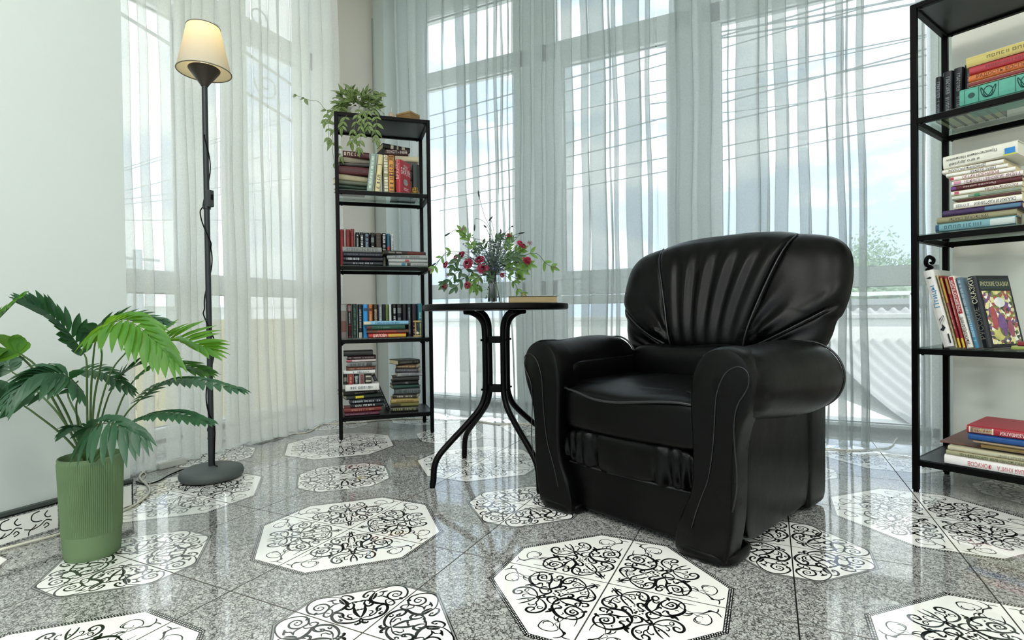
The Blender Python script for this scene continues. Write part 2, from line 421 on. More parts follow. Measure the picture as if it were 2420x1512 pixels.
for i in range(-4, 10):
    for j in range(-7, 6):
        # big octagons centre on even,even corners, small ones on odd,odd
        k = rot4[(i % 2, j % 2)]
        x0 = TX+i*TS; y0 = TY+j*TS
        if y0 > MWY-.02 or x0+TS < -3.0 or y0 < -1.8 or x0 > 3.1: continue
        if x0+TS < -2.09 and y0+TS < 1.0: continue
        o = mk('tile', TM, flo)
        cx = x0+TS/2; cy = y0+TS/2
        # rotate about the centre so the big corner lands on the even corner
        a = k*PI/2; ca, sa = math.cos(a), math.sin(a); h = TS/2
        o.location = (cx-(ca*h-sa*h), cy-(sa*h+ca*h), R.uniform(-.0001, .0001)); o.rotation_euler = (0, 0, a)

# ---- walls
wl = struct(MB().box((-2.72, -3.3, 0), (-2.08, 1.13, CEIL)), 'wall_left', M_wall)
WLA = MB()   # wall round the left window: pier, head, sill
WLA.box((-2.92, 1.0, 2.95), (LWX, 3.62, CEIL)); WLA.box((-2.92, 2.66, -.06), (LWX, 3.245, 2.95)); WLA.box((-2.92, 1.0, -.06), (LWX, 2.66, .055))
WLA.box((-3.4, 3.2, -.06), (-2.9, 3.62, CEIL))
struct(WLA, 'wall_left_window', M_wallb)
mwl = MB().box((-3.4, MWY, -.06), (-2.50, MWY+.16, CEIL)).box((-2.9, 3.26, -.006), (-2.62, MWY, CEIL)).box((-2.50, MWY, 3.0), (.95, MWY+.16, CEIL)).box((.80, MWY, -.06), (1.2, MWY+.16, 3.0))
struct(mwl, 'wall_window', M_wall)
# grey wall behind the wide bookcase, turned with it
rw = MB(); P0 = np.array([.69, 2.80]); d_ = np.array([math.cos(-.496), math.sin(-.496)]); n_ = np.array([-d_[1], d_[0]])
P1 = P0+d_*3.2
rw.add([(*P0, 0), (*P1, 0), (*(P1+n_*.9), 0), (*(P0+n_*.70+d_*-.02), 0), (*P0, CEIL), (*P1, CEIL), (*(P1+n_*.9), CEIL), (*(P0+n_*.70+d_*-.02), CEIL)],
       [(0, 3, 2, 1), (4, 5, 6, 7), (0, 1, 5, 4), (1, 2, 6, 5), (2, 3, 7, 6), (3, 0, 4, 7)])
struct(rw, 'wall_right', M_wallr)
struct(MB().box((3.3, -3.3, -.06), (3.42, 2.4, CEIL)), 'wall_side', M_wall)
wb_ = MB().box((-2.72, -3.42, -.06), (-2.0, -3.3, CEIL)).box((3.0, -3.42, -.06), (3.42, -3.3, CEIL)).box((-2.0, -3.42, 2.85), (3.0, -3.3, CEIL)).box((-2.0, -3.42, -.06), (3.0, -3.3, .25))
struct(wb_, 'wall_back', M_wall)
struct(MB().box((-3.4, -3.42, CEIL), (3.42, 3.62, CEIL+.1)), 'ceiling', M_ceil)

PLN = ['left rear', 'middle rear', 'right rear', 'left front', 'middle front', 'right front']
for k_, (x_, y_) in enumerate(FILL_PANELS):
    p_ = empty('added_fill_panel', (x_, y_, 3.16), 0, 'added square ceiling fill panel, ' + PLN[k_] + ' of the six behind the camera', 'lamp', 'added fill panels')
    fr_ = MB()
    for a, b_ in (((-.31,-.31),(.31,-.29)),((-.31,.29),(.31,.31)),((-.31,-.29),(-.29,.29)),((.29,-.29),(.31,.29))): fr_.box((a[0], a[1], 0), (b_[0], b_[1], .04))
    fr_.obj('frame', M_frame, p_)  # made-up housing around each added fill light, out of view

# ---- skirting of cut tiles along the left wall
sk = struct(MB().box((-2.085, -1.5, 0), (-2.074, 1.13, .088)), 'baseboard_left', M_grout)
def skirt_tile(parent, L, kind, loc, rz):
    mb = MB(); H_ = .082
    mb.box((0, -.009, .001), (L-.002, 0, H_), 0)
    if kind:
        x0, x1 = .035, L-.004
        mb.add([(x0, -.0093, .006), (x1, -.0093, .006), (x1, -.0093, H_-.004), (x0, -.0093, H_-.004)], [(0, 1, 2, 3)], 1)
        mb.add([(x0-.018, -.0093, .004), (x0-.002, -.0093, .004), (x0-.002, -.0093, H_-.003), (x0-.018, -.0093, H_-.003)], [(0, 1, 2, 3)], 2)
        for k in range(12):
            for q in (0, 1):
                cx = x0-.014+q*.008; cz = .009+k*.006+q*.003
                mb.add([(cx-.0016, -.0095, cz), (cx, -.0095, cz-.0018), (cx+.0016, -.0095, cz), (cx, -.0095, cz+.0018)], [(0, 1, 2, 3)], 1)
        for ox in (0, .075, .15, .225, .30):
            if x0+ox+.08 > x1: break
            for st in ([(.01,.03),(.03,.024),(.05,.03),(.065,.042),(.08,.036)], [(.05,.075),(.032,.07),(.028,.055),(.038,.045),(.055,.043)], [(.02,.008),(.022,.02),(.035,.03),(.04,.036)], [(.06,.018),(.072,.024),(.066,.032),(.058,.026)], [(.07,.07),(.062,.06),(.068,.05),(.078,.05)]):
                P = crom(st, 4); vs = []
                for i, p in enumerate(P):
                    a = P[max(0, i-1)]; b2 = P[min(len(P)-1, i+1)]; t_ = b2-a; nn = np.array([-t_[1], t_[0]])/(np.linalg.norm(t_)+1e-9)*.0016
                    vs.append((x0+ox+p[0]+nn[0], -.0096, p[1]+nn[1])); vs.append((x0+ox+p[0]-nn[0], -.0096, p[1]-nn[1]))
                mb.add(vs, [(2*i, 2*i+1, 2*i+3, 2*i+2) for i in range(len(P)-1)], 2)
    o = mb.obj('tile', [M_crackle, M_white, M_ink], parent); o.location = loc; o.rotation_euler = (0, 0, rz); return o
yy = 1.128
for k, (L, kd) in enumerate([(.09, 1), (.13, 0), (.285, 1), (.13, 0), (.285, 1), (.13, 0), (.285, 1), (.13, 0)]):
    yy -= L
    skirt_tile(sk, L, kd, (-2.073, yy, 0), PI/2)
M_trim = pmat('trim_dark', '#3e4541', .5)
struct(MB().box((-2.08, -1.5, .088), (-2.060, 1.13, .099)).box((-2.08, 1.13, 0), (-2.070, 1.134, .099)), 'trim_1', M_trim, bevel=.001)
# low tiled plinths below both windows
pl = struct(MB().box((LWX, 1.14, 0), (LWX+.012, 2.66, .062)), 'baseboard_left_window', M_grout)
yy = 2.66
while yy > 1.2:
    L = min(.285, yy-1.14); yy -= L; skirt_tile(pl, L, 1, (LWX+.0215, yy, -.02), PI/2)

# ---- windows
def frame_rect(mb, u0, u1, z0, z1, wd, dep, axis, off, mi=0):
    """rectangular frame ring in the wall plane; axis 'y' wall at x=off, 'x' wall at y=off"""
    def bx(a0, a1, b0, b1):
        if axis == 'x': mb.box((a0, off, b0), (a1, off+dep, b1), mi)
        else: mb.box((off-dep, a0, b0), (off, a1, b1), mi)
    bx(u0, u0+wd, z0, z1); bx(u1-wd, u1, z0, z1); bx(u0+wd, u1-wd, z0, z0+wd); bx(u0+wd, u1-wd, z1-wd, z1)
def window(name, axis, off, u0, u1, sections, panes, mull):
    """outer frame, posts/rails (mull), and per pane: sash bead, gasket, glass"""
    mb = MB(); frame_rect(mb, u0, u1, 0.0 if axis == 'x' else .055, 3.0, .035, .08, axis, off)
    for (a0, a1, b0, b1, pr) in mull:
        if axis == 'x': mb.box((a0, off-pr, b0), (a1, off+.08, b1))
        else: mb.box((off-.08, a0, b0), (off+pr, a1, b1))
    w_ = struct(mb, name, M_frame, bevel=.003, seg=1)
    for (a0, a1, b0, b1, sash) in panes:
        if sash:
            s = MB(); frame_rect(s, a0-.055, a1+.055, b0-.055, b1+.055, .055, .075, axis, off-.012 if axis == 'x' else off+.012)
            s.obj('sash_frame', M_frame, w_, bevel=.004, seg=1)
        gk = MB(); frame_rect(gk, a0-.004, a1+.004, b0-.004, b1+.004, .008, .01, axis, off+.028 if axis == 'x' else off-.028)
        gk.obj('gasket', M_gasket, w_)
        p = MB()
        if axis == 'x': p.add([(a0, off+.035, b0), (a1, off+.035, b0), (a1, off+.035, b1), (a0, off+.035, b1)], [(0, 1, 2, 3)])
        else: p.add([(off-.035, a0, b0), (off-.035, a1, b0), (off-.035, a1, b1), (off-.035, a0, b1)], [(0, 1, 2, 3)])
        p.obj('pane', M_pane, w_)
    return w_
GZ = 2.42
w1 = window('window_1', 'x', MWY, -2.50, .80, None,
   [(-2.40, -1.63, .05, .80, 0), (-2.40, -1.63, .905, GZ, 0), (-2.40, -1.63, 2.54, 2.95, 0),
    (-1.26, -.57, .10, .74, 1), (-1.26, -.57, .96, 2.37, 1), (-1.31, -.52, 2.54, 2.95, 0),
    (-.25, .74, .05, .80, 0), (-.25, .74, .905, GZ, 0), (-.25, .74, 2.54, 2.95, 0)],
   [(-1.63, -1.31, 0, 3.0, .0), (-.52, -.25, 0, 3.0, .0), (-2.50, .80, .80, .905, .0), (-2.50, .80, GZ, 2.54, .0),
    (-2.50, .80, 0, .05, .0), (-1.50, -1.44, 0, 3.0, .03), (-.42, -.36, 0, 3.0, .03), (-2.50, -2.40, 0, 3.0, .01)])
w2 = window('window_2', 'y', LWX, 1.14, 2.66, None,
   [(1.20, 1.74, .13, .80, 1), (1.20, 1.74, .91, 2.21, 1), (1.16, 1.80, 2.42, 2.9, 0),
    (1.88, 2.03, .10, .80, 0), (1.88, 2.03, .905, 2.30, 0), (1.88, 2.03, 2.42, 2.9, 0),
    (2.14, 2.62, .10, .80, 0), (2.14, 2.62, .905, 2.30, 0), (2.14, 2.62, 2.42, 2.9, 0)],
   [(1.80, 1.88, .055, 3.0, .01), (2.03, 2.14, .055, 3.0, .01), (1.14, 2.66, .80, .905, 0), (1.14, 2.66, 2.30, 2.42, 0), (1.14, 2.66, .055, .10, 0)])
# rear windows behind the camera, uncovered
w3 = window('window_3', 'x', -3.40, -2.0, 3.0, None,
   [(-1.94, -.36, .9, 2.9, 0), (-.30, 1.3, .9, 2.9, 0), (1.36, 2.94, .9, 2.9, 0)],
   [(-2.0, 3.0, .25, .9, 0), (-.36, -.30, .25, 2.95, 0), (1.30, 1.36, .25, 2.95, 0)])
hd = MB().box((-.38, MWY-.05, 1.28), (-.35, MWY-.03, 1.34)).box((-.375, MWY-.075, 1.20), (-.355, MWY-.05, 1.33))
hd.obj('window_handle', M_frame, w1, bevel=.004)

# ---- sheer curtains
def sheer(name, col, fac, tr):
    mt, nt, b, out = new_mat(name); nt.nodes.remove(b)
    t1 = nt.nodes.new('ShaderNodeBsdfTransparent'); t1.inputs['Color'].default_value = (.985, .995, .992, 1)
    df = nt.nodes.new('ShaderNodeBsdfDiffuse'); tl = nt.nodes.new('ShaderNodeBsdfTranslucent')
    df.inputs['Color'].default_value = lin(col); tl.inputs['Color'].default_value = lin(col)
    m1 = nt.nodes.new('ShaderNodeMixShader'); m1.inputs[0].default_value = tr
    nt.links.new(df.outputs[0], m1.inputs[1]); nt.links.new(tl.outputs[0], m1.inputs[2])
    tcn = nt.nodes.new('ShaderNodeTexCoord'); wv = nt.nodes.new('ShaderNodeTexNoise'); wv.inputs['Scale'].default_value = 160; wv.inputs['Detail'].default_value = 2
    nt.links.new(tcn.outputs['Object'], wv.inputs['Vector'])
    lw = nt.nodes.new('ShaderNodeLayerWeight'); lw.inputs['Blend'].default_value = .5
    # threads close up where the cloth turns edge on
    pw = nt.nodes.new('ShaderNodeMath'); pw.operation = 'POWER'; pw.inputs[1].default_value = 3.0; nt.links.new(lw.outputs['Facing'], pw.inputs[0])
    mr = nt.nodes.new('ShaderNodeMapRange'); mr.inputs['To Min'].default_value = fac; mr.inputs['To Max'].default_value = min(.95, fac+.35)
    nt.links.new(pw.outputs[0], mr.inputs['Value'])
    ad = nt.nodes.new('ShaderNodeMath'); ad.operation = 'MULTIPLY_ADD'; ad.inputs[1].default_value = .16; 
    sb = nt.nodes.new('ShaderNodeMath'); sb.operation = 'SUBTRACT'; sb.inputs[1].default_value = .5
    nt.links.new(wv.outputs['Fac'], sb.inputs[0]); nt.links.new(sb.outputs[0], ad.inputs[0]); nt.links.new(mr.outputs[0], ad.inputs[2])
    m2 = nt.nodes.new('ShaderNodeMixShader'); nt.links.new(ad.outputs[0], m2.inputs[0])
    nt.links.new(t1.outputs[0], m2.inputs[1]); nt.links.new(m1.outputs[0], m2.inputs[2]); nt.links.new(m2.outputs[0], out.inputs['Surface'])
    return mt
M_sheer = sheer('sheer_voile', '#c4cac8', .52, .5)
M_sheer2 = sheer('sheer_voile_dense', '#f4f4f0', .50, .55)
M_hem = sheer('sheer_hem', '#f6faf9', .45, .5)
def curtain(axis, off, span, bands, z0, z1, mat, seed, label, dz=.008, lean=None):
    """S-folded cloth: inside every band it doubles back on itself"""
    rr = random.Random(seed); path = []   # (u, depth, phase)
    u = span[0]
    for (a, b_) in bands:
        k = max(2, int((a-u)/.03)+1); ph = rr.uniform(0, 6); am = rr.uniform(.002, .006)
        for i in range(k):
            path.append((u+(a-u)*i/k, am*math.sin(PI*i/k)*rr.choice((1, 1)), ph, 0))
        e = min(.006, (b_-a)*.25); c = (a+b_)/2; n = 5
        for i in range(n+1): path.append((a+(b_-a)*i/n, -dz*math.sin(PI*.5*i/n), ph, c))
        path.append((b_+e, -dz*.8, ph, c))
        for i in range(1, n+1): path.append((b_+(a-b_)*i/n, dz*.1*math.sin(PI*i/n), ph, c))
        path.append((a-e, dz*.8, ph, c))
        for i in range(1, n+1): path.append((a+(b_-a)*i/n, dz*(1-.5*i/n), ph, c))
        u = b_
    for i in range(6): path.append((u+(span[1]-u)*i/5, .005*math.sin(i), 0, 0))
    nz_ = 26; vs = []; n = len(path)
    def P(i, z):
        u_, d, ph, c = path[i]; f = 1-z/z1
        if c: u_ = c+(u_-c)*(1+.15*f*math.sin(ph))
        u_ += .012*math.sin(z*1.7+u_*5+seed)*f + .004*math.sin(z*6+ph)
        d = d*(1+1.2*f)+.014*math.sin(u_*9+z*.8+seed)*(.3+f)
        return (u_, off+d, z) if axis == 'x' else (off-d, u_, z)
    zs = [z0+(z1-z0)*k/(nz_-1) for k in range(nz_)]
    for z in zs:
        for i in range(n):
            zz = z + (0.006*math.sin(i*.35)+.006*math.sin(i*.11+2) if z == zs[0] else 0)
            vs.append(P(i, zz))
    fs = [(k*n+i, k*n+i+1, (k+1)*n+i+1, (k+1)*n+i) for k in range(nz_-1) for i in range(n-1)]
    root = empty('curtain', (0, 0, 0), 0, label, 'curtain')
    MB().add(vs, fs).obj('voile', mat, root, smooth=True)
    hz = [.0, .015]
    hv = []
    for k, h in enumerate((.001, .012)):
        for i in range(n):
            z = z0 + h + (.006*math.sin(i*.35)+.006*math.sin(i*.11+2)); q = P(i, z)
            q = (q[0], q[1]-.003, q[2]) if axis == 'x' else (q[0]+.003, q[1], q[2])
            hv.append(q)
    MB().add(hv, [(i, i+1, n+i+1, n+i) for i in range(n-1)]).obj('hem', M_hem, root, smooth=True)
    return root
CY = 2.99; CX = -2.47
def bx_(l, f): return [tuple(sorted((f(a), f(b_)))) for a, b_ in l]
mainb = [(945,969),(989,1014),(1048,1052),(1081,1100),(1113,1131),(1153,1157),(1171,1179),(1187,1192),(1204,1206),(1215,1234),(1240,1258),(1266,1283),(1292,1310),(1329,1353),(1374,1389),(1395,1429),(1440,1444),(1450,1459),(1479,1515),(1529,1538)]
mainc = [(1587,1600),(1605,1638),(1655,1680),(1720,1723),(1742,1789),(1796,1811),(1830,1859),(1889,1907),(1951,1954),(1980,1991),(2003,2006),(2030,2041),(2172,2186)]
fx = lambda p: float(aty(p, 400, CY)[0]); fy = lambda p: float(atx(p, 400, CX)[1])
curtain('x', CY, (fx(938), fx(1553)), bx_(mainb, fx), .012, 3.12, M_sheer, 3, 'pale sheer curtain hanging behind the round table and narrow bookcase')
curtain('x', CY, (fx(1556), fx(2222)), bx_(mainc, fx), .012, 3.12, M_sheer, 5, 'pale sheer curtain hanging behind the black armchair, up to the wide bookcase')
leftb = [(286,301),(334,347),(385,412),(425,440),(442,458),(461,484),(487,511),(528,546),(549,570),(573,592),(603,618),(620,633),(642,662),(664,686),(696,712),(714,733),(744,760),(764,784)]
curtain('y', CX, (fy(284), fy(801)), bx_(leftb, fy), .012, 3.12, M_sheer2, 11, 'white sheer curtain hanging in the recess behind the floor lamp', dz=.006)
M_rail = pmat('curtain_rail', '#e8e8e8', .4)
rl = tag(MB().box((-2.6, CY-.03, 3.13), (.78, CY+.03, 3.16)).box((CX-.03, 1.2, 3.13), (CX+.03, CY, 3.16)).obj('curtain_rail', M_rail), 'white curtain rail fixed right under the ceiling', 'rail')
# ================================================================== THE ARMCHAIR
def leather(name, col, rough, wr):
    mt, nt, b, out = new_mat(name); b.inputs['Base Color'].default_value = lin(col)
    b.inputs['Specular IOR Level'].default_value = .16
    t = nt.nodes.new('ShaderNodeTexCoord')
    n1 = nt.nodes.new('ShaderNodeTexVoronoi'); n1.inputs['Scale'].default_value = 420
    n2 = nt.nodes.new('ShaderNodeTexNoise'); n2.inputs['Scale'].default_value = 7; n2.inputs['Detail'].default_value = 5
    nt.links.new(t.outputs['Object'], n1.inputs['Vector']); nt.links.new(t.outputs['Object'], n2.inputs['Vector'])
    b1 = nt.nodes.new('ShaderNodeBump'); b1.inputs['Strength'].default_value = .12; b1.inputs['Distance'].default_value = .001
    b2 = nt.nodes.new('ShaderNodeBump'); b2.inputs['Strength'].default_value = wr; b2.inputs['Distance'].default_value = .02
    nt.links.new(n1.outputs['Distance'], b1.inputs['Height']); nt.links.new(n2.outputs['Fac'], b2.inputs['Height'])
    nt.links.new(b1.outputs['Normal'], b2.inputs['Normal']); nt.links.new(b2.outputs['Normal'], b.inputs['Normal'])
    mr = nt.nodes.new('ShaderNodeMapRange'); mr.inputs['To Min'].default_value = rough-.08; mr.inputs['To Max'].default_value = rough+.12
    nt.links.new(n2.outputs['Fac'], mr.inputs['Value']); nt.links.new(mr.outputs[0], b.inputs['Roughness'])
    MATS[name] = mt; return mt
M_lea = leather('black_leather', '#020202', .32, .15)
M_lea2 = leather('black_leather_panel', '#020202', .28, .03)
M_pipe = pmat('leather_piping', '#1d1d1f', .3)
CO = np.array([-.735, 1.775, 0.0]); cex = np.array([.9304, -.3665, 0]); cey = np.array([.3665, .9304, 0])
chair = empty('armchair', (float(CO[0]+cex[0]*.36), float(CO[1]+cex[1]*.36), 0), math.atan2(-.3665, .9304),
              'black leather armchair with rolled arms and a gathered fan-shaped back', 'armchair')
def ch(px, py, y):       # sight point on the plane y in armchair coordinates
    P = onplane(px, py, cey, CO+cey*y)-CO
    return (float(P@cex)-.36, float(P@cey), float(P[2]))
def sgnp(v, e): return math.copysign(abs(v)**e, v)
def pillow(mb, c, s, e1=.35, e2=.35, nu=64, nv=32, disp=None):
    """superellipsoid cushion, centre c, half sizes s"""
    def f(u, v):
        th = 2*PI*u; ph = PI*(v-.5)
        x = sgnp(math.cos(ph), e1)*sgnp(math.cos(th), e2); y = sgnp(math.cos(ph), e1)*sgnp(math.sin(th), e2); z = sgnp(math.sin(ph), e1)
        p = [c[0]+s[0]*x, c[1]+s[1]*y, c[2]+s[2]*z]
        return disp(p, (x, y, z)) if disp else p
    return mb.grid(f, nu, nv, closeu=True)
# base carcass, side panels and back post
b = MB(); pillow(b, (0, .37, .235), (.318, .325, .205), .12, .12, 80, 30, lambda p, n: (p[0]+.006*math.sin(p[1]*9)*(abs(n[0]) > .8), p[1], p[2]))
b.obj('base', M_lea, chair, smooth=True, weld=True)
for sx in (-1, 1):
    bp_ = MB(); pillow(bp_, (sx*.300, .605, .335), (.052, .085, .325), .16, .25, 40, 30, lambda p, n: (p[0]+sx*.0*p[2], p[1]+.05*max(0, p[2]-.3), p[2]))
    bp_.obj('back_post', M_lea, chair, smooth=True, weld=True)
    sp = MB(); pillow(sp, (sx*.322, .33, .215), (.018, .27, .185), .3, .15, 48, 24, lambda p, n: (p[0]+sx*.008*math.sin(p[2]*8), p[1], p[2]))
    sp.obj('side_panel', M_lea, chair, smooth=True, weld=True)
bk = MB(); pillow(bk, (0, .665, .36), (.30, .035, .33), .2, .2, 60, 24)
bk.obj('back_panel', M_lea, chair, smooth=True, weld=True)
# apron, gathered band
ap = MB(); pillow(ap, (0, .03, .098), (.245, .035, .080), .25, .25, 60, 20); ap.obj('apron', M_lea, chair, smooth=True, weld=True)
def gath(p, n):
    k = math.exp(-((p[2]-.185)/.045)**2)+.5*math.exp(-((p[2]-.28)/.02)**2)
    return (p[0], p[1]-(.010*math.sin(p[0]*150+2*math.sin(p[0]*31)+p[2]*12)+.006*math.sin(p[0]*67))*k*(n[1] < -.3), p[2])
gb = MB(); pillow(gb, (0, .024, .225), (.247, .045, .064), .5, .25, 420, 26, gath); gb.obj('gathered_band', M_lea, chair, smooth=True, weld=True)
# seat cushion, boxy front with a waved welt
def seatd(p, n):
    x, y, z = p
    if n[2] > .0:
        u = max(0, 1-(x/.25)**2)*max(0, 1-((y-.24)/.3)**2)
        z += .022*u*n[2] + .004*math.sin(x*46+y*10)*math.sin(y*17+x*8)*n[2]*u - .016*math.exp(-((x-.0)/.13)**2-((y+.0)/.12)**2)*n[2]
    if n[1] < 0: y -= .012*(1-(x/.25)**2)*(-n[1])
    return (x, y, z)
sc_ = MB(); pillow(sc_, (0, .235, .352), (.252, .255, .078), .28, .12, 120, 60, seatd); sc_.obj('seat_cushion', M_lea, chair, smooth=True, weld=True)
welt = [(-.252, .02, .418), (-.235, -.020, .420), (-.18, -.032, .414), (-.10, -.037, .398), (-.02, -.036, .396), (.06, -.034, .405), (.13, -.032, .414), (.19, -.026, .418), (.235, -.014, .414), (.252, .02, .410)]
MB().tube(crom(welt, 8), .0042, 8).obj('seat_piping', M_pipe, chair, smooth=True)
MB().tube(crom([(-.245, -.002, .168), (-.1, -.010, .166), (.05, -.010, .166), (.245, -.002, .166)], 8), .0035, 6).obj('band_piping', M_pipe, chair, smooth=True)
# lumbar roll between seat and back
lr = MB(); pillow(lr, (0, .475, .475), (.27, .085, .075), .5, .35, 60, 30, lambda p, n: (p[0], p[1]+.03*(p[2]-.47), p[2]+.006*math.sin(p[0]*20))); lr.obj('lumbar_roll', M_lea, chair, smooth=True, weld=True)
# arms
def arm(sx):
    g = empty('arm', (0, 0, 0)); 
    # closed shape: body of the arm
    bd = MB(); pillow(bd, (sx*.282, .30, .27), (.042, .285, .235), .2, .15, 40, 30)
    o = bd.obj('arm', M_lea, chair, smooth=True, weld=True)
    prof = [(.0, -.052), (.03, -.050), (.062, -.040), (.084, -.018), (.095, .015), (.099, .06), (.104, .14), (.112, .24), (.114, .33), (.110, .40), (.100, .455), (.070, .492), (.03, .505), (0, .508)]
    P = crom(prof, 4); vs = []; n = 56
    for (r_, y_) in P:
        f = max(0, min(1, (y_+.05)/.5))
        cx = .333+.035*f; cz = .480-.012*f
        for j in range(n):
            a = 2*PI*j/n
            pk = 1+ (.022*math.cos(a*18)*math.exp(-((y_+.005)/.028)**2) + .010*math.cos(a*11+1)*math.exp(-((y_-.49)/.02)**2))
            rx = r_*pk*(1.0 if math.cos(a) > 0 else .92); rz = r_*pk
            vs.append((sx*(cx+rx*math.cos(a)), y_, cz+rz*math.sin(a)))
    fs = [(i*n+j, i*n+(j+1) % n, (i+1)*n+(j+1) % n, (i+1)*n+j) for i in range(len(P)-1) for j in range(n)]
    MB().add(vs, fs).obj('arm_roll', M_lea, o, smooth=True, weld=True)
    rg = [(sx*(.366+.106*math.cos(a)*(1 if math.cos(a) > 0 else .92)), .455, .469+.106*math.sin(a)) for a in [2*PI*k/48 for k in range(48)]]
    MB().tube(rg, .0035, 6, closed=True).obj('roll_piping', M_pipe, o, smooth=True)
    # scroll-shaped front facing
    out_ = [(.185, .012), (.186, .05), (.205, .11), (.232, .17), (.243, .24), (.242, .33), (.238, .42), (.243, .49), (.262, .545), (.300, .575), (.345, .580), (.385, .560), (.408, .520), (.410, .470), (.398, .425), (.375, .37), (.362, .30), (.360, .22), (.356, .13), (.343, .05), (.335, .012)]
    Q = crom(out_, 3)
    cxm = .30; mb = MB(); n = len(Q); rings = []
    for (sc2, yy_) in ((1.0, .03), (1.0, -.020), (.985, -.034), (.95, -.045), (.86, -.050)):
        rings.append([(sx*(cxm+(q[0]-cxm)*sc2+.0), yy_, .29+(q[1]-.29)*(1-(1-sc2)*.45)) for q in Q])
    vs = [p for r_ in rings for p in r_]
    fs = [(k*n+i, k*n+(i+1) % n, (k+1)*n+(i+1) % n, (k+1)*n+i) for k in range(len(rings)-1) for i in range(n)]
    # centre strip closes the face
    base_ = len(vs); 
    fs.append(tuple((len(rings)-1)*n+i for i in range(n)))
    mb.add(vs, fs).obj('front_facing', M_lea2, o, smooth='auto', weld=True)
    return o
armR = arm(1); armL = arm(-1)
for e_ in [x for x in bpy.data.objects if x.type == 'EMPTY' and x.name.startswith('arm') and not x.name.startswith('armchair')]: bpy.data.objects.remove(e_)
# welt lines on the facings, followed from the photograph on the near arm and mirrored
pr_ = [(1621,1243),(1634,1206),(1652,1168),(1668,1135),(1678,1090),(1685,1040),(1689,985),(1692,945),(1702,912),(1722,882),(1752,868),(1778,873),(1791,890),(1789,915),(1776,935),(1760,954),(1750,980),(1746,1020),(1749,1069),(1754,1113),(1753,1165),(1741,1213)]
pl_ = [ch(x, y, -.052) for x, y in pr_]
for sx, ob in ((1, armR), (-1, armL)):
    MB().tube([(sx*(.302+(p[0]-.30)*.80), -.0515, p[2]) for p in crom(pl_, 3)], .0016, 6).obj('facing_piping', M_pipe, ob, smooth=True)
    ft = MB(); pillow(ft, (sx*.262, .03, .019), (.088, .085, .020), .5, .6, 48, 16); ft.obj('foot', M_lea2, chair, smooth=True, weld=True)
    fb = MB(); pillow(fb, (sx*.29, .60, .016), (.04, .05, .017), .5, .6, 32, 12); fb.obj('foot', M_lea2, chair, smooth=True, weld=True)
# back: one pillow whose front carries seams, flutes and puffs
OUT = crom([(0, .50), (.16, .50), (.28, .505), (.365, .53), (.395, .58), (.408, .635), (.424, .66), (.440, .72), (.444, .80), (.430, .87), (.388, .918), (.32, .942), (.245, .953), (.12, .966), (0, .968)], 8)
OUT = [(q[0], q[1]) for q in OUT]; OUT = OUT + [(-x, z) for x, z in OUT[-2:0:-1]]
CZ = .76
def seamx(z): # centre panel half width against height
    t = min(1, max(0, (z-.50)/.45)); return .135+.135*t**1.3
n = len(OUT)
me_b = MB()
# front and back sheets as polar grids so that the detail sits where it is seen
def sheet(front):
    v2 = []; NR = 70
    for q in range(NR+1):
        s_ = q/NR                                  # 0 centre .. 1 rim
        dep = (1-s_**5.0)**.5 if s_ < 1 else 0
        for o_ in OUT:
            x = o_[0]*s_; z = CZ+(o_[1]-CZ)*s_
            yc = .57+.14*(z-.5)/.45
            T = -.105 if front else .06
            y = yc+T*dep
            if front:
                k = min(1, dep*1.5); ax = abs(x); sx_ = seamx(z); d = ax-sx_
                y += k*(.017*math.exp(-(d/.010)**2) - .018*(1/(1+math.exp(max(-50, min(50, d/.006))))))
                if d < 0:
                    u = x/sx_; zz = (z-.5)/.45
                    y += k*.0075*math.sin(u*19+.9*math.sin(zz*4)+.6)*math.exp(-((u)/.8)**6)*math.exp(-((zz-.50)/.40)**4)
                else:
                    an = math.atan2(z-.46, ax-.06); rr_ = math.hypot(z-.46, ax-.06)
                    y += k*.006*math.sin(an*30)*math.exp(-((rr_-.22)/.10)**2)
                    zc = .545+.135*((ax-.16)/.24)**1.2 if ax > .16 else 0
                    y += k*.016*math.exp(-((z-zc)/.009)**2)*(ax > .16)
                    y -= k*.010*math.exp(-((z-zc-.035)/.03)**2)*(ax > .2)
            if o_[1] > .85 and abs(o_[0]) < .262: z += .010*s_**8*(1-(o_[0]/.262)**8)
            v2.append((x, y, z))
    f2 = [(q*n+i, q*n+(i+1) % n, (q+1)*n+(i+1) % n, (q+1)*n+i) for q in range(NR) for i in range(n)]
    me_b.add(v2, f2)
sheet(True); sheet(False)
me_b.obj('backrest', M_lea, chair, smooth=True, weld=True)
def on_back(x, z):
    # ray down to the front sheet
    best = 1e9
    for o_ in (0,): pass
    # invert star shape
    an = math.atan2(z-CZ, x)
    bd = min(OUT, key=lambda o_: abs(math.atan2(o_[1]-CZ, o_[0])-an))
    s_ = min(1, math.hypot(x, z-CZ)/math.hypot(bd[0], bd[1]-CZ)); dep = (1-s_**5)**.5
    return .57+.14*(z-.5)/.45-.105*dep
for sx in (-1, 1):
    zs = [.52+.425*k/14 for k in range(15)]
    pts = [(sx*(seamx(z)+.001), on_back(sx*seamx(z), z)-.004, z) for z in zs]
    MB().tube(pts, .0035, 6).obj('back_piping', M_pipe, chair, smooth=True)
    xs = [.17+.225*k/10 for k in range(11)]
    pts = [(sx*x, on_back(sx*x, .545+.135*((x-.16)/.24)**1.2)-.002, .545+.135*((x-.16)/.24)**1.2) for x in xs]
    MB().tube(pts, .003, 6).obj('wing_piping', M_pipe, chair, smooth=True)

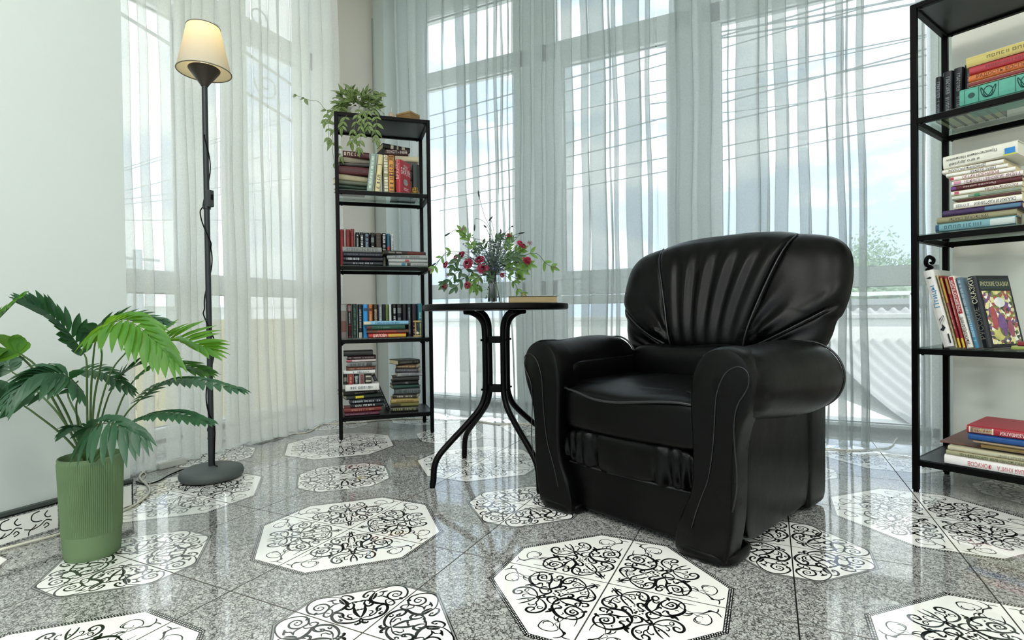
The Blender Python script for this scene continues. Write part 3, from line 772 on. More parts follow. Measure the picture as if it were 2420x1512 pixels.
# ================================================================== THE ROUND TABLE
M_blk = pmat('black_powder_coat', '#020202', .38, spec=.12, bump=.05, bscale=600)
M_blk2 = pmat('black_table_edge', '#020202', .42, spec=.12)
M_dglass = pmat('black_glass_top', '#101413', .04, spec=.7)
M_steel = pmat('zinc_steel', '#aeb4b4', .3, metal=1)
TC = (-1.037, 1.998)
tb = empty('round_table', (*TC, 0), 0, 'round black metal bistro table with four bent tube legs beside the armchair', 'table')
MB().lathe([(.0, .690), (.292, .690), (.300, .6905), (.3045, .695), (.3045, .710), (.302, .7145), (.296, .7155), (.290, .7155), (.290, .713), (0, .713)], 96).obj('tabletop_rim', M_blk2, tb, smooth='auto')
MB().lathe([(0, .7128), (.2895, .7128), (.2895, .7156), (0, .7156)], 72).obj('glass_top', M_dglass, tb, smooth='auto')
feet = [(-1.188, 1.733), (-1.294, 2.155), (-.780, 1.841), (-.886, 2.263)]
for fx_, fy_ in feet:
    dx, dy = fx_-TC[0], fy_-TC[1]; L = math.hypot(dx, dy); ux, uy = dx/L, dy/L; rf = L
    prof = [(.150, .686), (.120, .682), (.085, .665), (.062, .635), (.056, .59), (.055, .50), (.055, .38), (.060, .335), (.085, .285), (.150, .225), (.225, .165), (.275, .120), (.295, .080), (.300, .030), (rf if abs(rf-.3) < .02 else .302, .008)]
    P = crom([(ux*a, uy*a, z) for a, z in prof], 5)
    lg = MB().tube(P, .0122, 12).obj('leg', M_blk, tb, smooth='auto')
    q = P[-1]; MB().tube([(q[0], q[1], .0), (q[0], q[1], .012)], .0105, 12).obj('rubber_foot', M_blk2, lg, smooth='auto')
for z in (.567, .362):
    mb = MB(); c4 = []
    for fx_, fy_ in [feet[0], feet[2], feet[3], feet[1]]:
        dx, dy = fx_-TC[0], fy_-TC[1]; L = math.hypot(dx, dy); c4.append((dx/L*.0405, dy/L*.0405))
    vs = []; 
    for (x, y) in c4:
        for kk, zz in ((1.0, z-.013), (1.0, z+.013), (.93, z+.013), (.93, z-.013)): vs.append((x*kk, y*kk, zz))
    fs = []
    for i in range(4):
        j = (i+1) % 4
        for k in range(4): fs.append((i*4+k, j*4+k, j*4+(k+1) % 4, i*4+(k+1) % 4))
    br = mb.add(vs, fs).obj('brace_ring', M_blk, tb)
    for (x, y) in c4:
        MB().tube([(x*1.1, y*1.1, z), (x*1.86, y*1.86, z)], .0045, 8).obj('bolt', M_blk2, br, smooth='auto')

# ================================================================== THE FLOOR LAMP
M_lampg = pmat('lamp_grey_plastic', '#4b5251', .55, bump=.1, bscale=500)
M_lamppole = pmat('lamp_dark_metal', '#22282a', .4)
M_cap = pmat('lamp_brown_cone', '#3a332a', .5)
LX, LY = -2.118, 1.468
lamp = empty('floor_lamp', (LX, LY, 0), 0, 'slim dark floor lamp with lit white fabric shade by the white sheer curtain', 'lamp')
MB().lathe([(0, .004), (.112, .004), (.120, .012), (.122, .024), (.117, .038), (.095, .048), (.05, .052), (0, .053)], 64).obj('base', M_lampg, lamp, smooth=True)
MB().lathe([(.0, .0), (.108, .0), (.110, .005), (0, .005)], 48).obj('base_pad', M_blk2, lamp, smooth='auto')
MB().tube([(0, 0, .045), (0, 0, .17), (0, 0, .215)], .0128, 16).tube([(0, 0, .2), (0, 0, 1.66)], .0112, 16).tube([(0,0,.165),(0,0,.172)], .0142, 16).obj('pole', M_lamppole, lamp, smooth='auto')
for z in (.205, .205+.93): MB().lathe([(.0115, z-.006), (.0150, z-.006), (.0150, z+.006), (.0115, z+.006)], 20).obj('pole_ring', M_lamppole, lamp, smooth='auto')
MB().lathe([(0, 1.640), (.013, 1.640), (.020, 1.652), (.055, 1.700), (.060, 1.708), (.060, 1.712), (.055, 1.716), (0, 1.718)], 40).obj('socket_cone', M_cap, lamp, smooth='auto')
mt, nt, b, out = new_mat('lamp_shade_fabric'); nt.nodes.remove(b)
df = nt.nodes.new('ShaderNodeBsdfDiffuse'); tl = nt.nodes.new('ShaderNodeBsdfTranslucent'); df.inputs[0].default_value = lin('#d6d1c4'); tl.inputs[0].default_value = lin('#dccb9c')
mx = nt.nodes.new('ShaderNodeMixShader'); mx.inputs[0].default_value = .40; nt.links.new(df.outputs[0], mx.inputs[1]); nt.links.new(tl.outputs[0], mx.inputs[2]); nt.links.new(mx.outputs[0], out.inputs['Surface'])
nn_ = nt.nodes.new('ShaderNodeTexNoise'); nn_.inputs['Scale'].default_value = 400; bb_ = nt.nodes.new('ShaderNodeBump'); bb_.inputs['Strength'].default_value = .2; bb_.inputs['Distance'].default_value = .002
tcn = nt.nodes.new('ShaderNodeTexCoord'); nt.links.new(tcn.outputs['Object'], nn_.inputs['Vector']); nt.links.new(nn_.outputs['Fac'], bb_.inputs['Height']); nt.links.new(bb_.outputs[0], df.inputs['Normal'])
M_shade = mt
ZB, ZT, RB, RT = 1.700, 1.885, .102, .062
sh = MB().lathe([(RB, ZB), (RB-.0205, ZB+(ZT-ZB)/2), (RT, ZT)], 64)
sh.v = sh.v; sh.f = [f for f in sh.f if len(f) == 4]; sh.m = sh.m[:len(sh.f)]
shade = sh.obj('lamp_shade', M_shade, lamp, smooth=True)
for r_, z_ in ((RB, ZB), (RT, ZT)):
    MB().tube([(r_*math.cos(a), r_*math.sin(a), z_) for a in [2*PI*k/64 for k in range(64)]], .0022, 6, closed=True).obj('shade_rim', pmat('shade_rim_grey', '#6f6a5c', .7), shade, smooth=True)
M_bulb = pmat('bulb', '#fff2c8', .5); bb = M_bulb.node_tree.nodes['Principled BSDF']; bb.inputs['Emission Color'].default_value = (1, .80, .50, 1); bb.inputs['Emission Strength'].default_value = 2.5
MB().lathe([(0, 1.718), (.013, 1.72), (.014, 1.74), (.027, 1.768), (.030, 1.79), (.024, 1.812), (0, 1.822)], 24).obj('bulb', M_bulb, lamp, smooth=True)
li = bpy.data.lights.new('bulb_light', 'POINT'); li.energy = .42; li.color = (1, .82, .52); li.shadow_soft_size = .03
lo = bpy.data.objects.new('bulb_light', li); COL.objects.link(lo); lo.parent = lamp; lo.location = (0, 0, 1.862)
# cord winding down the pole with its switch
cd = []
def wz(z):
    return z
pts = []
for k in range(0, 61):
    z = 1.43-k*.0057*3.4; 
    if z < .26: break
    a = -1.0+k*.30*1.05; r_ = .0155 if not (.98 < z < 1.12 or .55 < z < .70) else .024
    pts.append((r_*math.cos(a), r_*math.sin(a), z))
pts += [(.018, .004, .22), (.020, 0, .12), (.024, -.004, .062), (.05, -.01, .058)]
MB().tube([(.0, .01, 1.45)]+crom(pts, 3), .0026, 6).obj('cord', M_blk2, lamp, smooth=True)
sw = MB().box((.016, -.012, 1.135), (.034, .010, 1.205)).obj('cord_switch', pmat('switch_grey', '#33393a', .5), lamp, bevel=.004)
MB().tube([(.036, -.001, 1.165), (.0365, -.001, 1.185)], .004, 10).obj('switch_button', M_blk2, sw, smooth='auto')
# lamp cord on the floor
zc = .0035
cpts = [atz(x, y, .004) for x, y in [(474,1103),(440,1108),(405,1120),(375,1136),(345,1144),(322,1138)]]
cpts = [(LX-.105, LY-.02, .004)] + [tuple(p) for p in cpts[1:]]
tag(MB().tube(crom(cpts, 6), .003, 6).obj('lamp_cord', M_blk2, smooth=True), 'thin dark cord running over the tiles from the floor lamp base', 'cord')
# ================================================================== BOOKCASES
M_shelf = pmat('bookcase_black_metal', '#020202', .42, spec=.12, bump=.04, bscale=500)
M_board = pmat('bookcase_dark_board', '#1c1e20', .35, vary=.1)
M_sglass = glassmat('shelf_glass', (.90, .97, .95, 1))
M_gedge = pmat('glass_edge', '#2f6a5c', .15, trans=.3)
def bookcase(O, t, W, D, H, tiers, label, gusset_t):
    root = empty('bookcase', (*O, 0), t, label, 'bookcase'); g = .020
    for x in (0, W-g):
        for y in (0, D-g):
            p = MB().box((x, y, .006), (x+g, y+g, H)).obj('post', M_shelf, root, bevel=.0015, seg=1)
            MB().lathe([(0, 0), (.009, 0), (.009, .007), (0, .007)], 12, M=Matrix.Translation((x+g/2, y+g/2, 0))).obj('foot', M_blk2, p, smooth='auto')
    for k, z in enumerate([H]+tiers):
        mb = MB(); z1 = z if k == 0 else z+.010; z0 = z1-.020
        mb.box((g, 0, z0), (W-g, g, z1)); mb.box((g, D-g, z0), (W-g, D, z1)); mb.box((0, g, z0), (g, D-g, z1)); mb.box((W-g, g, z0), (W, D-g, z1))
        rr_ = mb.obj('shelf_frame', M_shelf, root, bevel=.0015, seg=1)
        if k in (0, len(tiers)):
            MB().box((g*.6, g*.6, z1-.008 if k else z1-.012), (W-g*.6, D-g*.6, z1+.002)).obj('shelf_board', M_board, root, bevel=.001, seg=1)
        else:
            MB().box((g*.5, g*.5, z1+.0), (W-g*.5, D-g*.5, z1+.005)).obj('glass_shelf', M_sglass, root)
        for x in (g+.012, W-g-.012):
            for y in (g*.5, D-g*.5):
                MB().lathe([(0, z0-.004), (.004, z0-.004), (.005, z0), (0, z0)], 8, M=Matrix.Translation((x, y, 0))).obj('screw', M_blk2, rr_, smooth='auto')
    z = tiers[gusset_t]-.010
    for y in (D-g, ):
        for x, s in ((g, 1), (W-g, -1)):
            MB().prism([(x, z), (x+s*.03, z), (x, z-.03)], y, y+.004).obj('corner_bracket', M_shelf, root)
    return dict(O=np.array([*O, 0.0]), t=t, W=W, D=D, H=H, tiers=[z+.0155 if i < len(tiers)-1 else z+.0125 for i, z in enumerate(tiers)], e1=np.array([math.cos(t), math.sin(t), 0]), e2=np.array([-math.sin(t), math.cos(t), 0]), root=root)
NB = bookcase((-2.108, 2.197), .754, .518, .330, 1.782, [1.350, .936, .534, .109], 'narrow black metal bookcase with glass shelves, trailing plant on its top', 2)
WB = bookcase((.473, 2.415), -.496, 1.00, .360, 1.785, [1.357, .930, .517, .107], 'wide black metal bookcase with glass shelves against the grey wall', 2)
def loc(px, py, S, v):
    P = onplane(px, py, S['e2'], S['O']+S['e2']*v)-S['O']
    return np.array([P@S['e1'], v, P[2]])
def world(S, u, v, z): return S['O']+S['e1']*u+S['e2']*v+np.array([0, 0, z])

# ------------------------------------------------------------------ books
BOOKS = empty  # (each book is its own top-level thing)
PG = pmat('book_pages', '#cdbf9a', .85, vary=.15, vscale=60, stretch=(1, 1, 40))
PGW = pmat('book_pages_white', '#dcd8c8', .85, vary=.1, vscale=60, stretch=(1, 1, 40))
def cmat(c, rough=.45):
    return pmat('cover_'+c.lstrip('#'), c, rough, vary=.12, vscale=30)
def imat(c): return pmat('ink_'+c.lstrip('#'), c, .5)
MESHC = {}
def make_book(root, L, W, T, cover, pages=PG, bands=(), dashes=None, txt=None, tcol='#e8e4da', flip=False, art=None, hard=True):
    """canonical book: spine on the plane y=0 running along x, boards at z=0 and z=T"""
    tb_ = .0022 if hard else .0008
    mb = MB(); r_ = min(.004, T*.2); ov = .003 if hard else .0004
    prof = [(W, 0), (.006, 0), (0, r_*.9), (-r_*.5, T*.3), (-r_*.6, T*.5), (-r_*.5, T*.7), (0, T-r_*.9), (.006, T), (W, T), (W, T-tb_), (.007, T-tb_), (tb_, T-tb_-r_*.4), (tb_, tb_+r_*.4), (.007, tb_), (W, tb_)]
    n = len(prof); vs = [(0, y, z) for y, z in prof]+[(L, y, z) for y, z in prof]
    fs = [(i, (i+1) % n, n+(i+1) % n, n+i) for i in range(n)]
    # end faces of the thin cover as strips
    pair = [(0, 14), (1, 13), (2, 12), (3, 12), (4, 12), (4, 11), (5, 11), (6, 11), (7, 10), (8, 9)]
    for a in (0, n):
        for (p, q), (p2, q2) in zip(pair[:-1], pair[1:]):
            f = [p+a, p2+a, q2+a, q+a]; f = list(dict.fromkeys(f))
            if len(f) > 2: fs.append(tuple(f))
    mats = [cmat(cover)]; mb.add(vs, fs, 0)
    e = .00045+r_*.6
    for (a, b_, c) in bands:
        mats.append(cmat(c)); mi = len(mats)-1
        P_ = [(.0, r_*.9), (-r_*.5, T*.3), (-r_*.6, T*.5), (-r_*.5, T*.7), (0, T-r_*.9)]
        vv = [(a*L, y-.0003, z) for y, z in P_]+[(b_*L, y-.0003, z) for y, z in P_]
        mb.add(vv, [(i, i+1, 6+i, 5+i) for i in range(4)], mi)
    if dashes:
        dc, a, b_, hh, seed = dashes; mats.append(imat(dc)); mi = len(mats)-1; rr = random.Random(seed); x = a*L
        z0 = T*(.5-hh/2); z1 = T*(.5+hh/2)
        while x < b_*L:
            wd = rr.uniform(.25, .8)*T*hh; 
            if rr.random() < .14: x += wd*1.2; continue
            st = T*hh*.22; y = -r_*.62-.0006
            k = rr.randint(0, 3)
            mb.add([(x, y, z0), (x+st, y, z0), (x+st, y, z1), (x, y, z1)], [(0, 1, 2, 3)], mi)
            if k != 1: mb.add([(x+st, y, z1-st), (x+wd, y, z1-st), (x+wd, y, z1), (x+st, y, z1)], [(0, 1, 2, 3)], mi)
            if k >= 2: mb.add([(x+st, y, z0), (x+wd, y, z0), (x+wd, y, z0+st), (x+st, y, z0+st)], [(0, 1, 2, 3)], mi)
            if k != 3: mb.add([(x+wd-st*.2, y, z0), (x+wd+st*.8, y, z0), (x+wd+st*.8, y, z1), (x+wd-st*.2, y, z1)], [(0, 1, 2, 3)], mi)
            x += wd+st*2.2
    mb.obj('cover', mats, root)
    pg = MB().box((ov, tb_+.001, tb_), (L-ov, W-ov, T-tb_)); pg.obj('pages', pages, root)
    if txt:
        items = txt if isinstance(txt, list) else [(txt, .5, .86, tcol, .62)]
        for (s_, xc, wf, col_, hf) in items:
            o = text(s_, T*.8, imat(col_), root, (L*xc, -r_*.62-.0008, T/2), (PI/2, 0, PI if False else 0), maxw=L*wf, maxh=T*hf)
            if flip: o.rotation_euler = (PI/2, PI, 0)
    if art: art(root, L, W, T)
ORD = ['first','second','third','fourth','fifth','sixth','seventh','eighth','ninth','tenth','eleventh','twelfth','thirteenth','fourteenth','fifteenth','sixteenth','seventeenth']
def vrow(S, tier, items, base_py, group, where, v=.025, depth=.15, zoff=0.0):
    z0 = S['tiers'][tier]+zoff; k = 0
    for it in items:
        x0, x1, yt, col_, desc = it[:5]; o = it[5] if len(it) > 5 else {}
        vv = v+o.get('dv', 0); bpy_ = base_py if not callable(base_py) else base_py(x0)
        u0 = loc(x0, bpy_, S, vv)[0]; u1 = loc(x1, bpy_, S, vv)[0]; T = u1-u0-.0008
        hgt = loc((x0+x1)/2+o.get('lean', 0), yt, S, vv)[2]-z0
        lean = 0
        if o.get('lean'):
            ut = loc(x0+o['lean'], yt, S, vv)[0]; lean = math.atan2(ut-u0, hgt); hgt = hgt/math.cos(lean); T = T*math.cos(lean)
        W = o.get('W', depth)
        root = empty('book', (0, 0, 0), 0, '%s book standing %s from left %s' % (desc, ORD[k], where), 'book', group); k += 1
        if 'label' in o: root['label'] = o['label']
        a_ = o.get('yaw', 0.0); th0 = S['e1']*math.cos(a_)-S['e2']*math.sin(a_); y_ = S['e2']*math.cos(a_)+S['e1']*math.sin(a_)
        up = th0*math.sin(lean)+np.array([0, 0, 1])*math.cos(lean); th = th0*math.cos(lean)-np.array([0, 0, 1])*math.sin(lean)
        pos = world(S, u0+(0 if lean <= 0 else 0), vv, z0)
        if lean > 0: pos = pos + np.array([0, 0, T*math.sin(lean)])
        if o.get('down'):   # spine text runs downwards: x axis down, thickness axis to the left
            M_ = Matrix(((-up[0], y_[0], -th[0], pos[0]+up[0]*hgt+th[0]*T), (-up[1], y_[1], -th[1], pos[1]+up[1]*hgt+th[1]*T), (-up[2], y_[2], -th[2], pos[2]+up[2]*hgt+th[2]*T), (0, 0, 0, 1)))
            # x=-up, y=depth, z = x cross y
            zc_ = np.cross(-up, y_); base = pos+up*hgt
            if zc_@th < 0: base = base+th*T
            M_ = Matrix(((-up[0], y_[0], zc_[0], base[0]), (-up[1], y_[1], zc_[1], base[1]), (-up[2], y_[2], zc_[2], base[2]), (0, 0, 0, 1)))
        else:
            zc_ = np.cross(up, y_); base = pos+(th*T if zc_@th < 0 else 0*th)
            M_ = Matrix(((up[0], y_[0], zc_[0], base[0]), (up[1], y_[1], zc_[1], base[1]), (up[2], y_[2], zc_[2], base[2]), (0, 0, 0, 1)))
        root.matrix_world = M_
        make_book(root, hgt, W, T, col_, o.get('pages', PG), o.get('bands', ()), o.get('dashes'), o.get('txt'), o.get('tcol', '#e8e4da'), False, o.get('art'), o.get('hard', True))
def hstack(S, tier, items, group, where, v=.03, depth=.14, zoff=0.0, base=0, flipall=False):
    """items listed from the top down, stacked from the shelf up"""
    z = S['tiers'][tier]+zoff; n = len(items)
    ths = []
    for it in items: ths.append(it[2])
    for k in range(n-1, -1, -1):
        x0, x1, T, col_, desc = items[k][:5]; o = items[k][5] if len(items[k]) > 5 else {}
        py = 742 - 0  # any row gives the same u on a vertical plane to first order
        row = o.get('row', base)
        vv = v+o.get('dv', 0)
        u0 = loc(x0, row, S, vv)[0]; u1 = loc(x1, row, S, vv)[0]; L = u1-u0
        yaw = o.get('yaw', 0.0); tilt = o.get('tilt', 0.0)
        root = empty('book', (0, 0, 0), 0, '%s book lying %s from top %s' % (desc, ORD[k], where), 'book', group)
        if 'label' in o: root['label'] = o['label']
        if yaw < 0: vv += L*math.sin(-yaw)*.85
        P = world(S, u0, vv, z+.0004)
        root.location = tuple(P); root.rotation_euler = (0, -tilt, S['t']+yaw)
        make_book(root, L/math.cos(yaw), o.get('W', depth), T, col_, o.get('pages', PG), o.get('bands', ()), o.get('dashes'), o.get('txt'), o.get('tcol', '#e8e4da'), o.get('flip', flipall), o.get('art'), o.get('hard', True))
        z += T+.0006+abs(math.sin(tilt))*L*.5
    return z
D_ = lambda c, a=.12, b_=.88, h=.42, s=1: (c, a, b_, h, s)
mm = lambda px: px*.00236      # metres per photo pixel at the narrow bookcase
# --- narrow bookcase, top shelf
wh = 'on narrow bookcase top shelf'
zt = hstack(NB, 0, [
 (811, 874, mm(15), '#4a1c20', 'maroon titled', dict(dashes=D_('#c9b9a0', .05, .6, .5, 3), yaw=-.03, tilt=-.02)),
 (803, 874, mm(11), '#8d8674', 'grey paper-wrapped', dict(yaw=.16, hard=False)),
 (802, 873, mm(9), '#3d3a36', 'charcoal', dict(yaw=-.10)),
 (801, 872, mm(19), '#4a1216', 'thick oxblood', dict(yaw=.05, dashes=D_('#241012', .2, .8, .2, 4))),
 (800, 869, mm(14), '#a59c80', 'beige cloth', dict(yaw=.22)),
 (801, 868, mm(10), '#5b6250', 'olive grey', dict(yaw=.12)),
 (800, 867, mm(9), '#24382c', 'dark green', dict(yaw=.18)),
 (800, 866, mm(6), '#1e2722', 'near-black green', dict(yaw=.05))],
 'books stacked on the narrow bookcase', 'in left pile '+wh, v=.05, base=440)
def dan_front(root, L, W, T):
    z = -.0008
    for s_, x, w_, h_ in (('ДЭН', .82, .40, .13), ('БРАУН', .66, .88, .19)):
        text(s_, .03, imat('#f3e9e6'), root, (L*x, W*.5, z), (PI, 0, PI/2), maxw=W*w_, maxh=L*h_)
    MB().grid(lambda u, v: (L*(.36+.10*math.cos(2*PI*u)*v), W*(.5+.22*math.sin(2*PI*u)*v), z), 20, 5, closeu=True).obj('picture', pmat('cover_picture_grey', '#8d8f90', .4, vary=.8, vscale=60), root)
    for q in range(2): MB().box((L*(.16-.05*q), W*.3, z-.0002), (L*(.185-.05*q), W*.75, z)).obj('cover_line', imat('#e7b9b5'), root)
vrow(NB, 0, [
 (867, 881, 364, '#8fa79c', 'grey-green lettered', dict(lean=9, dashes=D_('#e5ead9', .08, .9, .4, 5))),
 (886, 899, 366, '#d3c594', 'cream yellow', dict(lean=8, dashes=D_('#2c2a22', .08, .4, .5, 6), bands=((.72, .74, '#4a4230'),))),
 (907, 919, 368, '#8f8c70', 'olive white-patterned', dict(dashes=D_('#e6e2cf', .03, .97, .7, 7))),
 (919, 933, 367, '#c98d3c', 'ochre yellow', dict(bands=((.02, .05, '#5a2a1a'), (.45, .48, '#5a2a1a'), (.52, .55, '#5a2a1a'), (.95, .98, '#5a2a1a')), dashes=D_('#4f2417', .1, .92, .6, 8))),
 (935, 949, 378, '#a82834', 'crimson', dict(yaw=.62, art=dan_front, W=.115, label='crimson book turned so its front cover shows on narrow bookcase top shelf', txt=[('БРАУН', .62, .42, '#e7b9b5', .6), ('ДЭН', .90, .16, '#e7b9b5', .5)])),
 ], 452, 'books on the narrow bookcase', wh, depth=.13)
rt2 = hstack(NB, 0, [
 (906, 972, mm(13), '#1d1a17', 'black speckled', dict(bands=((.28, .38, '#b9b0a0'), (.5, .56, '#a9a294'), (.68, .80, '#c1b9a8')), yaw=.22, tilt=-.04)),
 (911, 966, mm(15), '#3a1416', 'dark maroon titled', dict(yaw=-.10, txt='ТЕКСТ - НЕЙ', tcol='#d9cfc4')),
 (935, 990, mm(13), '#c4b99b', 'cream', dict(yaw=-.08, hard=False)),
 (930, 985, .056, '#4a4540', 'brown grey', dict()), (925, 984, .056, '#322c2a', 'dark brown', dict()), (930, 985, .060, '#5a564c', 'drab', dict()), (925, 986, .048, '#2a2a2a', 'black', dict())],
 'books stacked on the narrow bookcase', 'in rear pile '+wh, v=.17, depth=.13, base=440)
vrow(NB, 0, [(976, 992, 389, '#1c2724', 'black-green', dict(label='black-green book standing alone at the right end of top shelf behind brass trinket'))], 452, 'books on the narrow bookcase', wh, v=.13, depth=.12)
# --- second shelf
wh = 'on narrow bookcase second shelf'
vrow(NB, 1, [
 (802, 804, 545, '#b8b4a8', 'thin pale', dict(hard=False)),
 (804.5, 815, 542, '#7c1f22', 'leftmost red ribbed', dict(bands=tuple((a, a+.012, '#4b1214') for a in (.82, .87, .92)))),
 (818, 829, 542, '#7f2522', 'middle red ribbed', dict(bands=tuple((a, a+.012, '#4b1214') for a in (.82, .87, .92)))),
 (829.5, 839, 541, '#7a2a22', 'rightmost red ribbed', dict(bands=tuple((a, a+.012, '#4b1214') for a in (.82, .87, .92)))),
 (841, 851, 549, '#16201e', 'black white-titled', dict(dashes=D_('#b4bcb8', .3, .92, .35, 11))),
 (852, 861, 549, '#1b1f20', 'black and white', dict(dashes=D_('#c9cfcd', .5, .94, .6, 12), bands=((.0, .28, '#c7ccc9'),))),
 (861.5, 875, 550, '#151c26', 'black with blue picture', dict(bands=((.08, .42, '#24405c'), (.12, .18, '#8fb4cc')), dashes=D_('#8fa4b8', .5, .9, .4, 13))),
 (876.5, 887, 550, '#141616', 'black with round emblem', dict(dashes=D_('#9b9d9c', .1, .6, .5, 14), bands=((.72, .86, '#6f7270'),))),
 (889, 903, 551, '#2c2119', 'dark brown patterned', dict(dashes=D_('#4a3a2a', .05, .95, .6, 15))),
 (904, 913.5, 551, '#1d2020', 'black bold-titled', dict(dashes=D_('#cfd2cf', .5, .95, .6, 16), bands=((.05, .3, '#8a8a6a'),))),
 (915, 923, 552, '#2c5a70', 'teal blue with red label', dict(bands=((.40, .62, '#b02a20'), (.0, .2, '#2a2a2c')))),
 (925.5, 933, 553, '#bcc4c4', 'white grey', dict(lean=-2, dashes=D_('#6d7a80', .4, .95, .6, 17)))],
 628, 'books on the narrow bookcase', wh, v=.11, depth=.14)
hstack(NB, 1, [
 (810, 902.5, mm(12.5), '#7f8380', 'grey titled', dict(dashes=D_('#5b5f5e', .1, .9, .5, 18))),
 (812, 904, mm(10), '#15191f', 'blue-black', dict(dashes=D_('#4c5561', .1, .9, .4, 19))),
 (812, 905, mm(10), '#12141c', 'black red-titled', dict(dashes=D_('#b7b9bd', .08, .4, .5, 20), bands=((.45, .68, '#3d1a24'),))),
 (811, 904, mm(9.5), '#11141b', 'black white-lined', dict(dashes=D_('#9ca0a6', .25, .75, .35, 21)))],
 'books stacked on the narrow bookcase', 'in left pile '+wh, v=.005, depth=.10, base=620)
hstack(NB, 1, [
 (908, 1008, mm(10), '#24211f', 'black and red', dict(yaw=.12, bands=((.55, .95, '#5a2018'),), dashes=D_('#a9a294', .1, .4, .3, 22), tilt=-.01)),
 (915, 1010, mm(10), '#8d9291', 'light grey titled', dict(yaw=-.10, dashes=D_('#565b5b', .2, .8, .5, 23))),
 (918, 1011, mm(8), '#a4a8a6', 'silver and pink', dict(yaw=-.04, bands=((.42, .52, '#a8404c'),))),
 (919, 1011, mm(9.5), '#989c9a', 'grey and teal', dict(yaw=-.02, bands=((.32, .42, '#2d7183'), (.46, .55, '#2a2a2a')), dashes=D_('#5f6462', .62, .9, .35, 24)))],
 'books stacked on the narrow bookcase', 'in right pile '+wh, v=.03, depth=.10, base=620)
# --- third shelf
wh = 'on narrow bookcase third shelf'
V3 = [
 (805, 821, 718, '#77706a', 'grey and brown picture', dict(bands=((.18, .5, '#6d4a40'), (.8, .97, '#9a9c98')))),
 (822, 832.5, 718, '#14100f', 'black red-framed', dict(bands=((.03, .38, '#8c2a34'), (.05, .36, '#1a1012'), (.78, .97, '#8c2a34'), (.80, .95, '#c8b8b8')), dashes=D_('#c4c0be', .42, .74, .25, 31))),
 (833.5, 845, 718, '#16302a', 'bottle green', dict(dashes=D_('#46705a', .1, .9, .4, 32))),
 (847, 858, 719, '#101416', 'black pale-footed', dict(bands=((.0, .16, '#a9aca0'),), dashes=D_('#a8acac', .3, .88, .35, 33))),
 (859, 871, 719, '#2f86c2', 'sky blue', dict(bands=((.80, .88, '#1b3a58'),))),
 (872, 882, 719, '#b0683a', 'orange brown', dict(bands=((.80, .88, '#4a2a1c'),), dashes=D_('#d8b08a', .3, .7, .3, 34))),
 (883.5, 894.5, 719, '#2c1e16', 'dark brown pale-titled', dict(dashes=D_('#b8a892', .4, .85, .5, 35))),
 (896, 905, 719, '#777c7c', 'mid grey', dict(dashes=D_('#b9bdbd', .2, .9, .4, 36))),
 (906, 911.5, 719, '#101c2a', 'thin navy', dict()),
 (912.5, 919, 719, '#6d7c3c', 'moss green', dict(dashes=D_('#2d3a1c', .3, .9, .4, 37))),
 (921, 927, 719, '#c9cfcd', 'thin white', dict(lean=-2)),
 (929, 938, 718, '#121414', 'black thick-lettered', dict(dashes=D_('#c8caca', .25, .85, .5, 38))),
 (939, 951, 718, '#101212', 'black emblem-topped', dict(dashes=D_('#8f9292', .1, .6, .45, 39), bands=((.72, .88, '#5c5f5f'),))),
 (952, 962, 718, '#1a1416', 'black plum', dict(dashes=D_('#4c3c40', .1, .5, .5, 40))),
 (963, 973.5, 718, '#141c20', 'black slate', dict(dashes=D_('#87949a', .1, .9, .35, 41))),
 (974.5, 986, 718, '#1c0f18', 'dark aubergine', dict(dashes=D_('#b8788c', .05, .35, .5, 42))),
 (988.5, 999, 717, '#2a6672', 'teal', dict(bands=((.0, .45, '#234a34'),), dashes=D_('#a8c4c8', .55, .8, .4, 43)))]
vrow(NB, 2, V3, 803, 'books on the narrow bookcase', wh, v=.13, depth=.14)
hstack(NB, 2, [
 (860, 966, mm(9.5), '#7fb0cc', 'light blue', dict(dashes=D_('#37637c', .25, .8, .4, 44), bands=((.0, .15, '#c9c2a8'),), yaw=.02)),
 (867, 957, mm(11), '#1d4a3a', 'green titled', dict(dashes=D_('#5b8872', .3, .6, .25, 45), bands=((.0, .14, '#4a2024'),))),
 (867, 966, mm(8.5), '#5a3a30', 'brown red-striped', dict(bands=((.25, .7, '#8a3a34'),))),
 (871, 960, mm(10), '#b2342a', 'red yellow-ended', dict(bands=((.52, .99, '#c9a43c'),), txt=[('ШИЛОВА', .30, .36, '#efe6dc', .75)]))],
 'books stacked on the narrow bookcase', 'in front pile '+wh, v=.035, depth=.09, base=795)
# hourglass
hp = world(NB, loc(986.5, 800, NB, .055)[0], .055, NB['tiers'][2]+.0005)
hgl = empty('hourglass', tuple(hp), 0, 'small wooden hourglass standing at right end of the third shelf', 'hourglass')
M_wood = pmat('pale_wood', '#b79a6a', .5, vary=.25, vscale=30, stretch=(1, 1, 12))
for z in (0, .084): MB().lathe([(0, z), (.022, z), (.0235, z+.003), (.0235, z+.006), (.021, z+.009), (0, z+.009)], 28).obj('end_plate', M_wood, hgl, smooth='auto')
for k in range(3):
    a = 2*PI*k/3+.5; x, y = .0185*math.cos(a), .0185*math.sin(a)
    MB().lathe([(.0025, .009), (.0035, .02), (.0022, .045), (.0035, .07), (.0025, .084)], 10, M=Matrix.Translation((x, y, 0))).obj('pillar', M_wood, hgl, smooth=True)
M_cg = glassmat('clear_glass', (.92, .97, .96, 1))
gb_ = MB().lathe([(.004, .010), (.013, .015), (.0145, .025), (.010, .038), (.0018, .0465), (.010, .055), (.0145, .068), (.013, .079), (.004, .083)], 20).obj('glass_bulbs', M_cg, hgl, smooth=True)
MB().lathe([(0, .011), (.012, .015), (.013, .022), (0, .031)], 16).obj('sand', pmat('sand', '#d9cdb0', .9), gb_, smooth=True)
